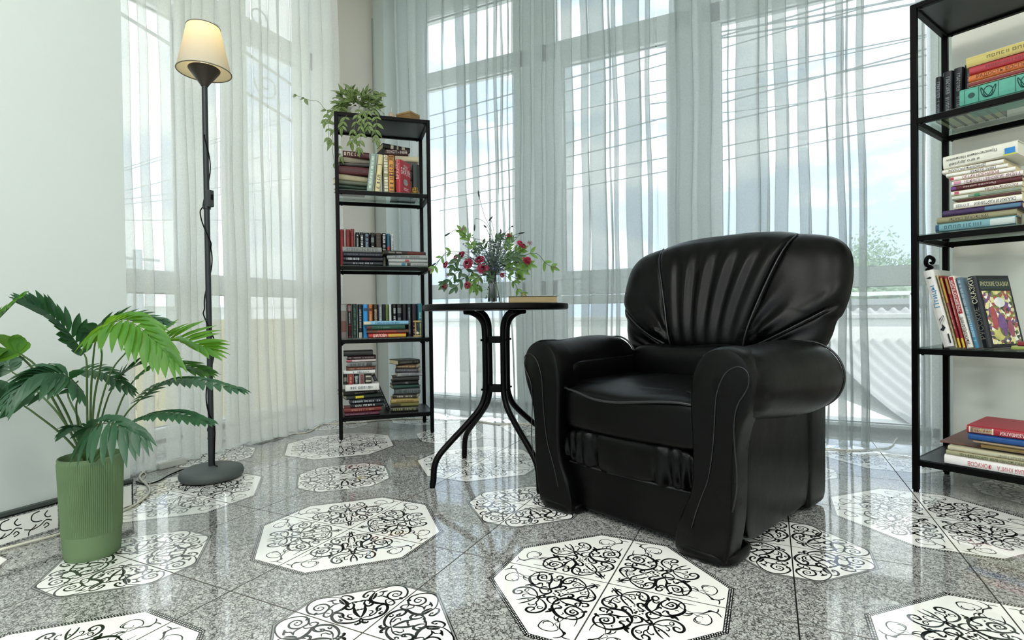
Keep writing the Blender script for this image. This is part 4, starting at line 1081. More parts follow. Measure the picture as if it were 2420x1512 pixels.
# --- bottom shelf: left tower, leaning book, right tower
wh = 'on narrow bookcase bottom shelf'
zl = hstack(NB, 3, [
 (817, 897, mm(16), '#d6d6d2', 'white ornamented', dict(dashes=D_('#4e5a64', .15, .85, .35, 51), yaw=.02)),
 (812, 893, mm(10), '#191919', 'black cream-paged', dict(yaw=.28, W=.12, dashes=D_('#7c7c72', .3, .9, .3, 52))),
 (819, 904, mm(9), '#26302a', 'black yellow-labelled', dict(yaw=.20, bands=((.25, .48, '#c9b83a'),))),
 (826, 905, mm(9.5), '#1b2028', 'black silver-titled', dict(yaw=.04, dashes=D_('#b9bec4', .1, .9, .4, 53))),
 (828, 907, mm(9), '#14181e', 'black white-smudged', dict(yaw=.02, dashes=D_('#d0d0cc', .1, .7, .5, 54))),
 (813, 902, mm(10.5), '#6a2622', 'brick red', dict(yaw=.03, dashes=D_('#b07a6a', .2, .8, .35, 55))),
 (814, 897, mm(8.5), '#4a2030', 'plum purple', dict(dashes=D_('#8a6878', .05, .65, .35, 56), bands=((.72, .95, '#5c3040'),)))],
 'books stacked on the narrow bookcase', 'in low pile '+wh, v=.02, depth=.11, base=960)
zo = zl-NB['tiers'][3]+.0005
vrow(NB, 3, [
 (811, 822, 884, '#17130f', 'black face-printed', dict(bands=((.3, .7, '#77746a'),))),
 (823, 836, 884, '#8c3a34', 'brick red faded', dict(dashes=D_('#c49a90', .2, .8, .3, 57))),
 (837, 849, 884, '#141414', 'black skull-printed', dict(dashes=D_('#c9c9c4', .1, .5, .4, 58), bands=((.62, .82, '#8a8a86'),))),
 (850, 862, 884, '#c6c3bf', 'white red-striped', dict(bands=((.0, 1.0, '#b8b5b2'), (.0, .99, '#a03440')), dashes=D_('#2a2a2a', .1, .9, .2, 59))),
 (863, 879, 884, '#1a1a16', 'black cream-labelled', dict(bands=((.2, .85, '#b8b3a0'), (.35, .7, '#2c2c26'))))],
 930, 'books on the narrow bookcase', 'in short row '+wh, v=.03, depth=.10, zoff=zo)
hh = loc(845, 884, NB, .03)[2]-NB['tiers'][3]+.001
hstack(NB, 3, [
 (812, 882, mm(11.5), '#121313', 'plain black', dict()),
 (821, 889, mm(8), '#2a1a1a', 'dark brown printed', dict(dashes=D_('#8a7a74', .05, .9, .4, 60))),
 (818, 888, mm(5.5), '#c2b4b2', 'thin pinkish', dict(bands=((.0, .2, '#a33e4a'),))),
 (821, 889.5, mm(11.5), '#6f7270', 'grey patterned', dict(dashes=D_('#3c3e3e', .1, .6, .5, 61), bands=((.65, .85, '#3a3c3c'),))),
 (818, 887, mm(7), '#5a3026', 'brown red', dict(dashes=D_('#b08a6a', .1, .9, .4, 62))),
 (811, 886, mm(9), '#d3d4d2', 'plain white', dict(dashes=D_('#3c3e40', .3, .8, .4, 63), yaw=-.04))],
 'books stacked on the narrow bookcase', 'in high pile '+wh, v=.02, depth=.11, zoff=hh, base=860)
vrow(NB, 3, [(915, 924, 886, '#15171a', 'black slanted', dict(lean=-37, dashes=D_('#8f959b', .1, .95, .5, 64), label='tall black book leaning left against the left tower on the bottom shelf'))], 975, 'books on the narrow bookcase', wh, v=.13, depth=.13)
hstack(NB, 3, [
 (942, 996, mm(11), '#2a2a26', 'black cream-paged', dict(yaw=.28, W=.14, dashes=D_('#6c6c62', .1, .9, .35, 71))),
 (938, 985, mm(9), '#5a4432', 'brown printed', dict(yaw=-.34, W=.12, dashes=D_('#b09a72', .1, .9, .4, 72))),
 (936, 990, mm(10), '#3a383c', 'dusky grey', dict(yaw=-.24, W=.14, dashes=D_('#77747c', .1, .9, .35, 73))),
 (941, 999, mm(9), '#8d9092', 'silver grey', dict(yaw=.04, dashes=D_('#5a5c5e', .15, .85, .4, 74))),
 (929, 992, mm(10.5), '#1c1d1b', 'charcoal black', dict(yaw=-.02)),
 (927, 990, mm(8.5), '#17191a', 'black emblem', dict(yaw=-.02, dashes=D_('#8c8c80', .5, .6, .5, 75))),
 (929, 992, mm(9), '#24403a', 'dark teal', dict(yaw=.06)),
 (932, 993, mm(14.5), '#3c4444', 'slate grey', dict(yaw=-.16, W=.15, dashes=D_('#5d6666', .1, .9, .5, 76))),
 (929, 985, mm(10), '#2c2620', 'black tan-paged', dict(yaw=-.28, dashes=D_('#b7b0a0', .2, .8, .4, 77))),
 (925, 990, mm(10), '#a08a52', 'straw yellow', dict(yaw=-.06, W=.14, dashes=D_('#4c4028', .15, .8, .35, 78))),
 (924, 990, mm(9), '#6a6a3a', 'olive yellow', dict(yaw=-.05, bands=((.0, .35, '#332c24'),))),
 (923, 988, mm(11.5), '#33352a', 'dark khaki', dict(yaw=-.12, W=.15, dashes=D_('#8a8a62', .1, .9, .5, 79)))],
 'books stacked on the narrow bookcase', 'in right pile '+wh, v=.06, depth=.12, base=960)

# --- wide bookcase
mr_ = lambda px: px*.00172
wh = 'on wide bookcase top shelf'
vrow(WB, 0, [
 (2210, 2226, 182, '#14161a', 'black series', dict(down=True, txt=[('ГЛАГОЛЕВ', .30, .36, '#9fa4aa', .42)], dashes=D_('#6c7178', .55, .9, .4, 81))),
 (2227.5, 2252, 169, '#12151b', 'black series', dict(down=True, txt=[('ГЛАГОЛЕВ', .30, .36, '#9fa4aa', .36)], dashes=D_('#7c828a', .55, .95, .35, 82), lean=-.1)),
 (2253.5, 2277, 160, '#12151b', 'black series', dict(down=True, txt=[('ГЛАГОЛЕВ', .30, .36, '#9fa4aa', .36)], dashes=D_('#6c7178', .6, .9, .35, 83))),
 (2279, 2303, 151, '#12151b', 'black series', dict(down=True, txt=[('ГЛАГОЛЕВ', .30, .36, '#9fa4aa', .36)])),
 (2305, 2328, 145, '#14161a', 'black series', dict(down=True, dashes=D_('#8c9096', .1, .5, .5, 84))),
 (2330, 2352, 140, '#1c1a20', 'black series', dict(down=True, dashes=D_('#b6a8a0', .1, .5, .5, 85)))],
 262, 'dark matching series on the wide bookcase', wh, v=.12, depth=.16)
def teal_art(root, L, W, T):
    mt_ = imat('#16403c')
    for x in (.06, .22, .44, .62, .84): MB().box((L*x, -.0032, T*.08), (L*x+.0015, -.0028, T*.92)).obj('line', mt_, root)
    MB().lathe([(0, 0), (T*.16, 0), (T*.16, .0004), (0, .0004)], 16, M=Matrix.Translation((L*.14, -.0028, T*.5)) @ Matrix.Rotation(PI/2, 4, 'X')).obj('dot', mt_, root)
    for c_ in (.33, .73):
        for ph in (0, 1):
            MB().tube([(L*c_+L*.085*math.cos(a)*(1 if ph else .6), -.003, T*.5+T*.3*math.sin(a*(2 if ph else 1)+ph)) for a in [2*PI*k/30 for k in range(30)]], .0012, 4, closed=True).obj('knot_ornament', mt_, root)
hstack(WB, 0, [
 (2284, 2500, mr_(20), '#b9ab62', 'ochre magazine-like', dict(yaw=.12, W=.20, tilt=.04, hard=False, row=170, dashes=D_('#6d6230', .2, .9, .3, 86))),
 (2291, 2500, mr_(16), '#a3303a', 'raspberry red', dict(yaw=.04, W=.18, row=200, dashes=D_('#7a1f28', .2, .9, .3, 87))),
 (2289, 2500, mr_(14), '#c06a34', 'orange titled', dict(row=210, txt=[('РАДОСТЬ ВОСПИТАНИЯ', .5, .8, '#5a2c18', .6)])),
 (2289, 2500, mr_(9), '#7a2c30', 'thin dark red', dict(row=220, hard=False)),
 (2268, 2490, mr_(34), '#4f9a86', 'teal knot-patterned', dict(row=245, art=teal_art, W=.18))],
 'books lying on the wide bookcase', 'of the pile '+wh, v=.015, depth=.17, base=240)
wh = 'on wide bookcase second shelf'
def neznaika(root, L, W, T):
    z = T/2
    for s_, xc, zc2, w_ in (('Приключения Незнайки', .60, .36, .68), ('и его друзей', .70, .72, .42)):
        text(s_, .02, imat('#3c3d38'), root, (L*(1-xc), -.0042, T*(1-zc2)), (PI/2, PI, 0), maxw=L*w_, maxh=T*.28)
    text('НОСОВ', .02, imat('#3c3d38'), root, (L*.10, -.0042, T*.78), (PI/2, PI, 0), maxw=L*.16, maxh=T*.2) if False else None
    MB().box((L*.84, -.0044, T*.06), (L*.97, -.0040, T*.55)).obj('picture', cmat('#2a7fc0'), root)
    MB().box((L*.82, -.0046, T*.02), (L*.98, -.0042, T*.14)).obj('picture_border', cmat('#b9bc4a'), root)
zz2 = hstack(WB, 1, [
 (2228, 2407, mr_(27), '#dcdacd', 'thick white illustrated', dict(art=neznaika, row=430, W=.21, tilt=.035, yaw=-.05, pages=PGW)),
 (2226, 2372, mr_(9), '#e2e0d8', 'white', dict(flip=True, row=445, hard=False, yaw=-.04, txt=[('ДЕНИСКИНЫ РАССКАЗЫ', .42, .62, '#4a4a48', .7)])),
 (2236, 2382, mr_(8), '#e0dfd8', 'thin white', dict(flip=True, row=452, hard=False, txt=[('ТАРАС БУЛЬБА', .62, .42, '#4a3a3a', .7)])),
 (2246, 2400, mr_(9), '#e6e2de', 'white red-titled', dict(flip=True, row=460, hard=False, bands=((.0, .06, '#b23040'),), txt=[('РОБИНЗОН КРУЗО', .48, .56, '#8c2c34', .7)])),
 (2250, 2418, mr_(10), '#e3dcdc', 'white pink-ended', dict(flip=True, row=470, hard=False, bands=((.03, .14, '#c58aa0'),), txt=[('У МЕНЯ ЗАЗВОНИЛ ТЕЛЕФОН', .58, .78, '#7a3a46', .72)])),
 (2247, 2416, mr_(10), '#501a20', 'maroon', dict(flip=True, row=482, bands=((.0, .08, '#6a3c80'),), txt=[('Русские сказки', .42, .5, '#c9b9b0', .5)])),
 (2248, 2416, mr_(9), '#e2e0d6', 'white green-edged', dict(flip=True, row=490, hard=False, bands=((.05, .12, '#c05a70'),), txt=[('РАССКАЗЫ ЧЕХОВА', .72, .45, '#6a2a30', .6)])),
 (2250, 2414, mr_(9), '#7c8a78', 'sage green', dict(row=498, hard=False, bands=((.0, .25, '#c9ccc0'), (.34, .42, '#2f7a58')))),
 (2262, 2414, mr_(5), '#4a1c20', 'thin dark red', dict(row=505, hard=False)),
 (2254, 2416, mr_(13), '#e8e5dc', 'white black-titled', dict(flip=True, row=512, hard=False, txt=[('В. СУТЕЕВ', .14, .2, '#2a2826', .55), ('СКАЗКИ И КАРТИНКИ', .62, .6, '#2a2826', .62)])),
 (2228, 2416, mr_(12), '#3c2850', 'violet and blue', dict(row=520, bands=((.55, .98, '#4a7088'),), yaw=.02)),
 (2214, 2402, mr_(13), '#8d8868', 'khaki', dict(row=530, yaw=.03, flip=True, txt=[('УРАЛЬСКИЕ СКАЗЫ', .42, .5, '#3c3a2c', .45)])),
 (2211, 2401, mr_(17), '#6f9aa0', 'pale blue-bottomed', dict(row=540, bands=((.0, .05, '#204a68'), (.70, .99, '#b9c4c0')), dashes=D_('#3c6470', .12, .62, .4, 92)))],
 'books lying on the wide bookcase', 'of the pile '+wh, v=.012, depth=.19, base=500)
vrow(WB, 1, [(2412, 2440, 505, '#8c9084', 'grey', dict(label='grey book standing at the frame edge right of the tall white pile'))], 540, 'books on the wide bookcase', wh, v=.03, depth=.15)
wh = 'on wide bookcase third shelf'
def birds(root, L, W, T):
    y = -.0036; k_ = imat('#15181a')
    text('Птицы', .03, imat('#2a7aa6'), root, (L*.60+L*.05, y, T*.5), (PI/2, 0, 0), maxw=L*.30, maxh=T*.62)
    for q in range(4):
        MB().prism([(L*(.40-.012*q), T*(.2+.14*q)), (L*(.31-.02*q), T*(.15+.15*q)), (L*(.40-.012*q), T*(.27+.14*q))], y-.0003, y).obj('feather_mark', k_, root)
    MB().prism([(L*.24, T*.3), (L*.20, T*.55), (L*.22, T*.85), (L*.25, T*.6), (L*.29, T*.5)], y-.0003, y).obj('bird_mark', k_, root)
    MB().prism([(L*.90, T*.3), (L*.915, T*.45), (L*.90, T*.85), (L*.885, T*.45)], y-.0003, y).obj('bird_mark', k_, root)
    MB().box((L*.04, y-.0003, T*.15), (L*.16, y, T*.30)).obj('bar', k_, root)
def cover_pic(root, L, W, T):
    rr = random.Random(4); z = -.0007
    mt, nt, b, out = new_mat('fairy_tale_picture')
    vo = nt.nodes.new('ShaderNodeTexVoronoi'); vo.inputs['Scale'].default_value = 95; t_ = nt.nodes.new('ShaderNodeTexCoord'); nt.links.new(t_.outputs['Object'], vo.inputs['Vector'])
    r_ = nt.nodes.new('ShaderNodeValToRGB'); els = r_.color_ramp; cs = ['#6f7a3a', '#d9d09a', '#2c3a2c', '#9a4a48', '#6a4a80', '#c9bf7c', '#e8e6dc', '#4c5a2c']
    els.elements[0].color = lin(cs[0]); els.elements[1].color = lin(cs[-1])
    for i, c in enumerate(cs[1:-1]): e_ = els.elements.new((i+1)/7); e_.color = lin(c)
    els.interpolation = 'CONSTANT'
    sp = nt.nodes.new('ShaderNodeSeparateColor'); nt.links.new(vo.outputs['Color'], sp.inputs[0]); nt.links.new(sp.outputs[0], r_.inputs['Fac']); nt.links.new(r_.outputs['Color'], b.inputs['Base Color']); b.inputs['Roughness'].default_value = .3
    MB().add([(L*.04, W*.10, z), (L*.78, W*.10, z), (L*.78, W*.94, z), (L*.04, W*.94, z)], [(0, 1, 2, 3)]).obj('picture', mt, root)
    MB().add([(L*.80, W*.08, z), (L*.95, W*.08, z), (L*.95, W*.96, z), (L*.80, W*.96, z)], [(0, 1, 2, 3)]).obj('title_panel', cmat('#20302c'), root)
    text('РУССКИЕ СКАЗКИ', .02, imat('#cfc79a'), root, (L*.875, W*.52, z-.0004), (PI, 0, PI/2), maxw=W*.82, maxh=L*.11)
    for (x, y, rx, ry, c) in ((.30, .50, .16, .13, '#6d4c80'), (.40, .30, .17, .10, '#a04a50'), (.62, .55, .07, .16, '#dfe3dc'), (.25, .72, .12, .09, '#8c4a5c'), (.18, .35, .09, .16, '#b9b46a')):
        MB().grid(lambda u, v: (L*(x+rx*math.cos(2*PI*u)*v), W*(y+ry*math.sin(2*PI*u)*v), z-.0003), 14, 3, closeu=True).obj('figure_patch', pmat('pp'+c, c, .35, vary=.5, vscale=40), root)
vrow(WB, 2, [
 (2230, 2257, 641, '#d6d4cf', 'white bird', dict(down=False, lean=-49, hard=False, art=birds, W=.19, pages=PGW, label='white book with blue lettering and bird drawings leaning leftmost on wide bookcase')),
 (2258, 2264, 650, '#b4a67c', 'thin beige', dict(lean=-47, dashes=D_('#5a4c34', .05, .95, .5, 93), W=.17)),
 (2265, 2274, 653, '#7c2024', 'dark red, yellow-footed', dict(lean=-47, bands=((.0, .13, '#c9b43c'), (.62, .97, '#b08a3c')), dashes=D_('#d9b9a0', .25, .6, .25, 94), W=.17)),
 (2274.5, 2284, 654, '#8a1e28', 'crimson, yellow-footed', dict(lean=-45, bands=((.0, .13, '#c9b43c'), (.75, .97, '#a07a3c')), dashes=D_('#e0c0b0', .3, .7, .25, 95), W=.17)),
 (2285, 2302, 654, '#dcdad0', 'white and red survival', dict(lean=-46, hard=False, bands=((.47, .99, '#9c2030'),), txt=[('ВЫЖИВАНИЕ', .24, .38, '#4a1c24', .55), ('ЭНЦИКЛОПЕДИЯ', .72, .44, '#efe2dc', .55)], pages=PGW, W=.18)),
 (2303, 2317, 657, '#5a7484', 'grey-blue', dict(lean=-45, bands=((.0, .35, '#3f82a6'),), dashes=D_('#b4c4cc', .1, .95, .4, 96), W=.17)),
 (2322, 2347, 655, '#10141c', 'black fairy-tale', dict(lean=-46, yaw=.42, art=cover_pic,  txt=[('СКАЗКИ', .80, .36, '#e6dfc0', .66), ('РУССКИЕ', .34, .44, '#7c7c70', .62)], W=.15, label='thick dark picture book with colourful painted cover leaning at right of the row')),
 ], 822, 'books leaning on the wide bookcase', wh, v=.06, depth=.17)
hstack(WB, 2, [
 (2405, 2480, mr_(7), '#7c2024', 'dark red', dict(row=815, label='small dark red book lying at the frame edge on third shelf')),
 (2390, 2480, mr_(8), '#8a9a4c', 'lime green', dict(row=820, hard=False, label='thin lime green book lying under the dark red one on third shelf'))],
 'books lying on the wide bookcase', wh, v=.02, depth=.12, base=820)
wh = 'on wide bookcase bottom shelf'
hstack(WB, 3, [
 (2285, 2470, mr_(16), '#9c2434', 'crimson quiz', dict(row=1015, yaw=.0, W=.24, flip=True, txt=[('РАЗВИВАЛКИ', .62, .34, '#efe6e2', .7), ('от 7 до 12', .22, .26, '#d9c36a', .5)], bands=((.03, .36, '#d8cfc0'), (.05, .34, '#9c2434')), pages=PGW)),
 (2288, 2430, mr_(13), '#1c4a86', 'plain blue', dict(row=1030, W=.25, pages=PGW)),
 (2300, 2470, mr_(4), '#a08a70', 'thin brown', dict(row=1040, W=.30, hard=False)),
 (2318, 2480, mr_(9), '#8c7444', 'tan gold', dict(row=1050, W=.20, hard=False, dv=.01)),
 (2222, 2460, mr_(4), '#6a4a40', 'worn brown', dict(row=1050, W=.31, hard=False, yaw=.0, dv=.03)),
 (2240, 2480, mr_(9), '#b9b79c', 'pale olive', dict(row=1060, hard=False, W=.32, flip=True, txt=[('УЗНАВАЙ МИР', .70, .4, '#7a7a60', .6)])),
 (2236, 2480, mr_(9), '#9c9c7c', 'olive titled', dict(row=1068, hard=False, W=.32, flip=True, txt=[('ПРИКЛЮЧЕНИЯ ШКОЛЯРОВ', .5, .7, '#4a4c38', .6)])),
 (2232, 2500, mr_(20), '#e6e3e0', 'white red-titled', dict(row=1090, W=.32, flip=True, bands=(), txt=[('БОЛЬШАЯ КНИГА', .68, .36, '#c05a6c', .42), ('ФОКУСОВ', .34, .22, '#b83a50', .5), ('★', .965, .04, '#c03050', .4)], pages=PGW))],
 'books lying on the wide bookcase', 'of the pile '+wh, v=.012, depth=.28, base=1080)
# curled black clip on the edge of the curtain
op = aty(2197, 640, 2.955)
orn = empty('curtain_clip', tuple(op), 0, 'small black curled metal clip on the curtain edge above the white bird book', 'clip')
K_ = 1/FX*float(FR@(np.array(op)-ORI))
def oc(x, y): v = XR*(x-2197)*K_+UR*(640-y)*K_; return (float(v[0]), float(v[1]), float(v[2]))
cp = crom([oc(2203, 641), oc(2190, 638), oc(2202, 632), oc(2190, 626), oc(2189, 614), oc(2196, 607), oc(2206, 613), oc(2204, 622), oc(2197, 620)], 5)
MB().tube(cp, [.004+.005*math.sin(PI*i/(len(cp)-1))**.6 for i in range(len(cp))], 8).obj('curl', M_blk2, orn, smooth=True)
MB().tube([oc(2190, 646), oc(2203, 643), oc(2190, 641)], .004, 8).obj('jaw', M_blk2, orn, smooth=True)
# brass trinket on the narrow bookcase
tp = world(NB, loc(981, 450, NB, .03)[0], .035, NB['tiers'][0]+.0005)
tr_ = empty('trinket', tuple(tp), NB['t'], 'small openwork brass trinket at the right end of the narrow bookcase top shelf', 'ornament')
M_brass = pmat('brass', '#a5803c', .35, metal=.8)
MB().lathe([(0, 0), (.020, 0), (.024, .008), (.024, .010), (.021, .012), (0, .013)], 24).obj('dish', M_brass, tr_, smooth='auto')
for k in range(7):
    a = 2*PI*k/7; MB().tube([(.019*math.cos(a+q)*(1-.3*abs(math.sin(q*2))), .019*math.sin(a+q), .012+.022*math.sin(q*2.2)) for q in [j*.14 for j in range(11)]], .0022, 6).obj('wire_loop', M_brass, tr_, smooth=True)

# things on top of the narrow bookcase
ZT_ = NB['H']+.0025
M_clay = pmat('unglazed_clay', '#a8927a', .8, vary=.2)
wbx = world(NB, loc(964, 268, NB, .085)[0], .085, ZT_)
bxr = empty('wooden_box', tuple(wbx), NB['t']-.80, 'small brown wooden box on top of the narrow bookcase', 'box')
MB().box((-.052, -.042, 0), (.052, .042, .036)).obj('body', pmat('brown_wood', '#84653c', .5, vary=.25, vscale=18, stretch=(1, 8, 8)), bxr, bevel=.0015)
MB().box((-.053, -.043, .0365), (.053, .043, .048)).obj('lid', pmat('brown_wood_lid', '#96774a', .5, vary=.2, vscale=18, stretch=(1, 8, 8)), bxr, bevel=.0015)
gp = world(NB, loc(925, 268, NB, .03)[0], .030, ZT_)
bel = empty('hand_bell', tuple(gp), 0, 'tiny pale hand bell beside the wooden box on the narrow bookcase', 'bell')
MB().lathe([(0, .001), (.019, .001), (.021, .004), (.017, .012), (.015, .022), (.010, .028), (0, .030)], 28).obj('bell_body', pmat('bell_pinkish', '#b19a86', .4, vary=.3, vscale=80), bel, smooth=True)
MB().lathe([(0, .028), (.005, .029), (.003, .034), (.006, .044), (.0065, .052), (.004, .058), (0, .060)], 20).obj('handle', pmat('bell_handle', '#a9b0a8', .3), bel, smooth=True)
lbx = world(NB, loc(900, 268, NB, .2)[0], .20, ZT_)
gbk = empty('book', (0, 0, 0), 0, 'dark green book lying flat behind the bell on the narrow bookcase', 'book')
gbk.location = tuple(lbx); gbk.rotation_euler = (0, 0, NB['t']+.2); make_book(gbk, .10, .07, .014, '#22382c')
# book on the round table
bp = onplane(1200, 720, (0, 0, 1), (0, 0, .7157))
P0_ = atd(1202, 722, 2.16); P0_[2] = .7162
tbk = empty('book', tuple(P0_), math.atan2(.4337, .901)-.0, 'closed cream-paged book lying on the round table right of the vase', 'book')
Lb = 116/FX*2.16; Tb = 17/FX*2.16
mb = MB().box((0, 0, 0), (Lb, .145, .0018)).box((0, 0, Tb-.0018), (Lb, .145, Tb)).box((0, .142, 0), (Lb, .145, Tb))
mb.obj('cover', cmat('#3a2c22'), tbk)
MB().box((.003, .003, .0018), (Lb-.003, .142, Tb-.0018)).obj('pages', pmat('aged_pages', '#94835f', .85, vary=.15, vscale=50, stretch=(1, 1, 40)), tbk)
MB().tube([(.004, .001, Tb*.5), (.0035, .002, Tb*.5)], Tb*.42, 10).obj('spine_end', cmat('#3a2c22'), tbk) if False else None
# ================================================================== PLANTS
def leafmat(name, top, back, rough=.45, tr=.35):
    mt, nt, b, out = new_mat(name); nt.nodes.remove(b)
    df = nt.nodes.new('ShaderNodeBsdfPrincipled'); df.inputs['Base Color'].default_value = lin(top); df.inputs['Roughness'].default_value = rough
    tl = nt.nodes.new('ShaderNodeBsdfTranslucent'); tl.inputs['Color'].default_value = lin(back)
    t_ = nt.nodes.new('ShaderNodeTexCoord'); n_ = nt.nodes.new('ShaderNodeTexNoise'); n_.inputs['Scale'].default_value = 22; nt.links.new(t_.outputs['Object'], n_.inputs['Vector'])
    mx0 = nt.nodes.new('ShaderNodeMix'); mx0.data_type = 'RGBA'; c = lin(top); mx0.inputs[6].default_value = tuple(v*.7 for v in c[:3])+(1,); mx0.inputs[7].default_value = tuple(min(1, v*1.35) for v in c[:3])+(1,)
    nt.links.new(n_.outputs['Fac'], mx0.inputs[0]); nt.links.new(mx0.outputs[2], df.inputs['Base Color'])
    mx = nt.nodes.new('ShaderNodeMixShader'); mx.inputs[0].default_value = tr; nt.links.new(df.outputs[0], mx.inputs[1]); nt.links.new(tl.outputs[0], mx.inputs[2]); nt.links.new(mx.outputs[0], out.inputs['Surface'])
    MATS[name] = mt; return mt
LM = [leafmat('palm_leaf_dark', '#2c5038', '#3f7a30', tr=.25), leafmat('palm_leaf_mid', '#3d6f33', '#5f9a2c', tr=.4), leafmat('palm_leaf_bright', '#4f8430', '#86b82e', tr=.5)]
M_stem = pmat('palm_stem', '#3f5c2a', .5)
M_pot = pmat('sage_green_pot', '#657d58', .7, bump=.08, bscale=400)
PD = 1.525
PC = atz(222, 1268, 0.0); PC = np.array([PC[0], PC[1], 0]); PC = atd(219, 1290, 1.535); PC[2] = 0
pot = empty('potted_palm', (float(PC[0]), float(PC[1]), 0), 0, 'green artificial palm in a ribbed sage green pot by the left wall', 'plant')
PH = .285
mb = MB(); N = 300
def prof_r(z): return .0795+.0115*(z/PH)
zs = [0, .003, .008, .040, .072, .0735, .075, .12, .17, .22, .27, .279, .283, PH, .283, .270, .255]
for k, z in enumerate(zs): pass
vs = []; rows = [(0, .0745), (.004, .078), (.02, None), (.068, None), (.0700, 'r'), (.12, 'r'), (.17, 'r'), (.22, 'r'), (.268, 'r'), (.274, None), (.281, None), (.2845, .0885), (.2845, .0865), (.281, .085), (.24, .083), (.20, .080)]
for z, r_ in rows:
    for j in range(N):
        a = 2*PI*j/N; rr_ = prof_r(z) if not isinstance(r_, float) else r_
        if r_ == 'r': rr_ += .0017*(1 if j % 3 == 1 else -.35)
        vs.append((rr_*math.cos(a), rr_*math.sin(a), z))
fs = [(k*N+j, k*N+(j+1) % N, (k+1)*N+(j+1) % N, (k+1)*N+j) for k in range(len(rows)-1) for j in range(N)]
fs.append(tuple(range(N-1, -1, -1)))
vs = [(x*.84, y*.84, z) for x, y, z in vs]
potb = mb.add(vs, fs).obj('pot', M_pot, pot, smooth='auto')
pebs = MB(); MB().lathe([(0, .225), (.068, .228), (.067, .20), (0, .20)], 30).obj('soil', pmat('potting_soil', '#3a342a', .9), pot)
rr = random.Random(3)
for k in range(70):
    a = rr.uniform(0, 2*PI); r_ = .061*math.sqrt(rr.random()); s_ = rr.uniform(.007, .013)
    M_ = Matrix.Translation((r_*math.cos(a), r_*math.sin(a), .236+rr.uniform(0, .012))) @ Matrix.Rotation(rr.uniform(0, 3), 4, 'Z') @ Matrix.Diagonal((s_, s_*.8, s_*.6, 1))
    pebs.add([(math.cos(b2)*math.cos(a2), math.sin(b2)*math.cos(a2), math.sin(a2)) for a2 in (-PI/2, -.5, .5, PI/2) for b2 in [2*PI*q/6 for q in range(6)]], [(i*6+j, i*6+(j+1) % 6, (i+1)*6+(j+1) % 6, (i+1)*6+j) for i in range(3) for j in range(6)], 0, M_)
tag(pebs.obj('pebbles', pmat('white_pebble', '#d9d8cc', .6, vary=.15), pot, smooth=True), kind='stuff')
PO = Vector((float(PC[0]), float(PC[1]), 0))
def P3(p):   # photo pixel with distance along the view -> pot coordinates
    q = atd(p[0], p[1], p[2]); return Vector(q)-PO
def leaflet(mb, base, d, nrm, L, W, droop, mi=0):
    """pointed leaflet folded along its midrib"""
    d = d.normalized(); s_ = d.cross(nrm).normalized(); n2 = s_.cross(d).normalized(); vs = []
    prof = [(0, .15), (.12, .55), (.35, 1.0), (.6, .92), (.82, .55), (1, .03)]
    for t_, w_ in prof:
        c = base+d*(L*t_)-Vector((0, 0, 1))*(droop*L*t_*t_)
        vs += [c+s_*(W*w_*.5)+n2*(W*w_*.12), c-n2*(W*w_*.08), c-s_*(W*w_*.5)+n2*(W*w_*.12)]
    fs = []
    for i in range(len(prof)-1):
        a = i*3; fs += [(a, a+1, a+4, a+3), (a+1, a+2, a+5, a+4)]
    mb.add(vs, fs, mi)
def frond(stem, rach, mat, n=13, L=.085, W=.018, up=(0, 0, 1), droop=.15, spread=1.0, tipL=.6, vee=.35, seed=0):
    rr = random.Random(seed)
    g = empty('frond', (0, 0, 0)); g.parent = pot
    sp = crom([tuple(P3(p)) for p in stem], 6)
    MB().tube(sp, [.0032-.0012*i/(len(sp)-1) for i in range(len(sp))], 7).obj('stem', M_stem, g, smooth=True)
    R_ = [Vector(q) for q in crom([tuple(P3(p)) for p in rach], 10)]
    mb = MB().tube(R_, [.0016-.001*i/(len(R_)-1) for i in range(len(R_))], 5, 1)
    upv = Vector(up).normalized()
    for i in range(n):
        t = (i+.4)/n; k = t*(len(R_)-1); i0 = int(k); f = k-i0
        p = R_[i0].lerp(R_[min(i0+1, len(R_)-1)], f); tg = (R_[min(i0+1, len(R_)-1)]-R_[max(0, i0-1)]).normalized()
        side = tg.cross(upv).normalized(); nn = side.cross(tg).normalized()
        sz = math.sin(PI*(.22+.60*t))
        for s_ in (-1, 1):
            ang = math.radians(62-38*t)*spread+rr.uniform(-.08, .08)
            d = tg*math.cos(ang)+side*(s_*math.sin(ang))+nn*(vee*math.sin(ang)*(.6+.4*rr.random()))
            leaflet(mb, p, d, nn, L*sz*rr.uniform(.9, 1.1), W*1.2*(.7+.5*sz), droop, 0)
    tgt = (R_[-1]-R_[-2]).normalized()
    for q in (-.25, .05, .3):
        side = tgt.cross(upv).normalized(); leaflet(mb, R_[-1], tgt+side*q, upv, L*tipL, W*.8, droop)
    mb.obj('leaf_blade', [mat, M_stem], g, smooth=True)
    return g
B0 = (213, 1088, 1.50)
def b0(dx=0, dd=0): return (213+dx, 1092, 1.50+dd)
frond([b0(-4), (206, 960, 1.50), (205, 860, 1.50), (200, 838, 1.50)], [(200, 838, 1.50), (165, 790, 1.47), (120, 750, 1.43), (72, 722, 1.40)], LM[0], 12, .085, .021, (0.5, -.2, 1), .05, seed=1)
frond([b0(2), (222, 950, 1.50), (240, 850, 1.48), (236, 806, 1.47)], [(236, 806, 1.47), (250, 770, 1.43), (310, 762, 1.38), (395, 830, 1.34)], LM[2], 17, .10, .020, (-.2, -.6, .8), .55, seed=2)
frond([b0(4), (232, 980, 1.52), (262, 880, 1.55), (300, 830, 1.58)], [(300, 830, 1.58), (350, 812, 1.59), (420, 805, 1.60), (482, 822, 1.60)], LM[2], 15, .125, .018, (-.1, -.45, .9), .12, vee=.6, seed=3)
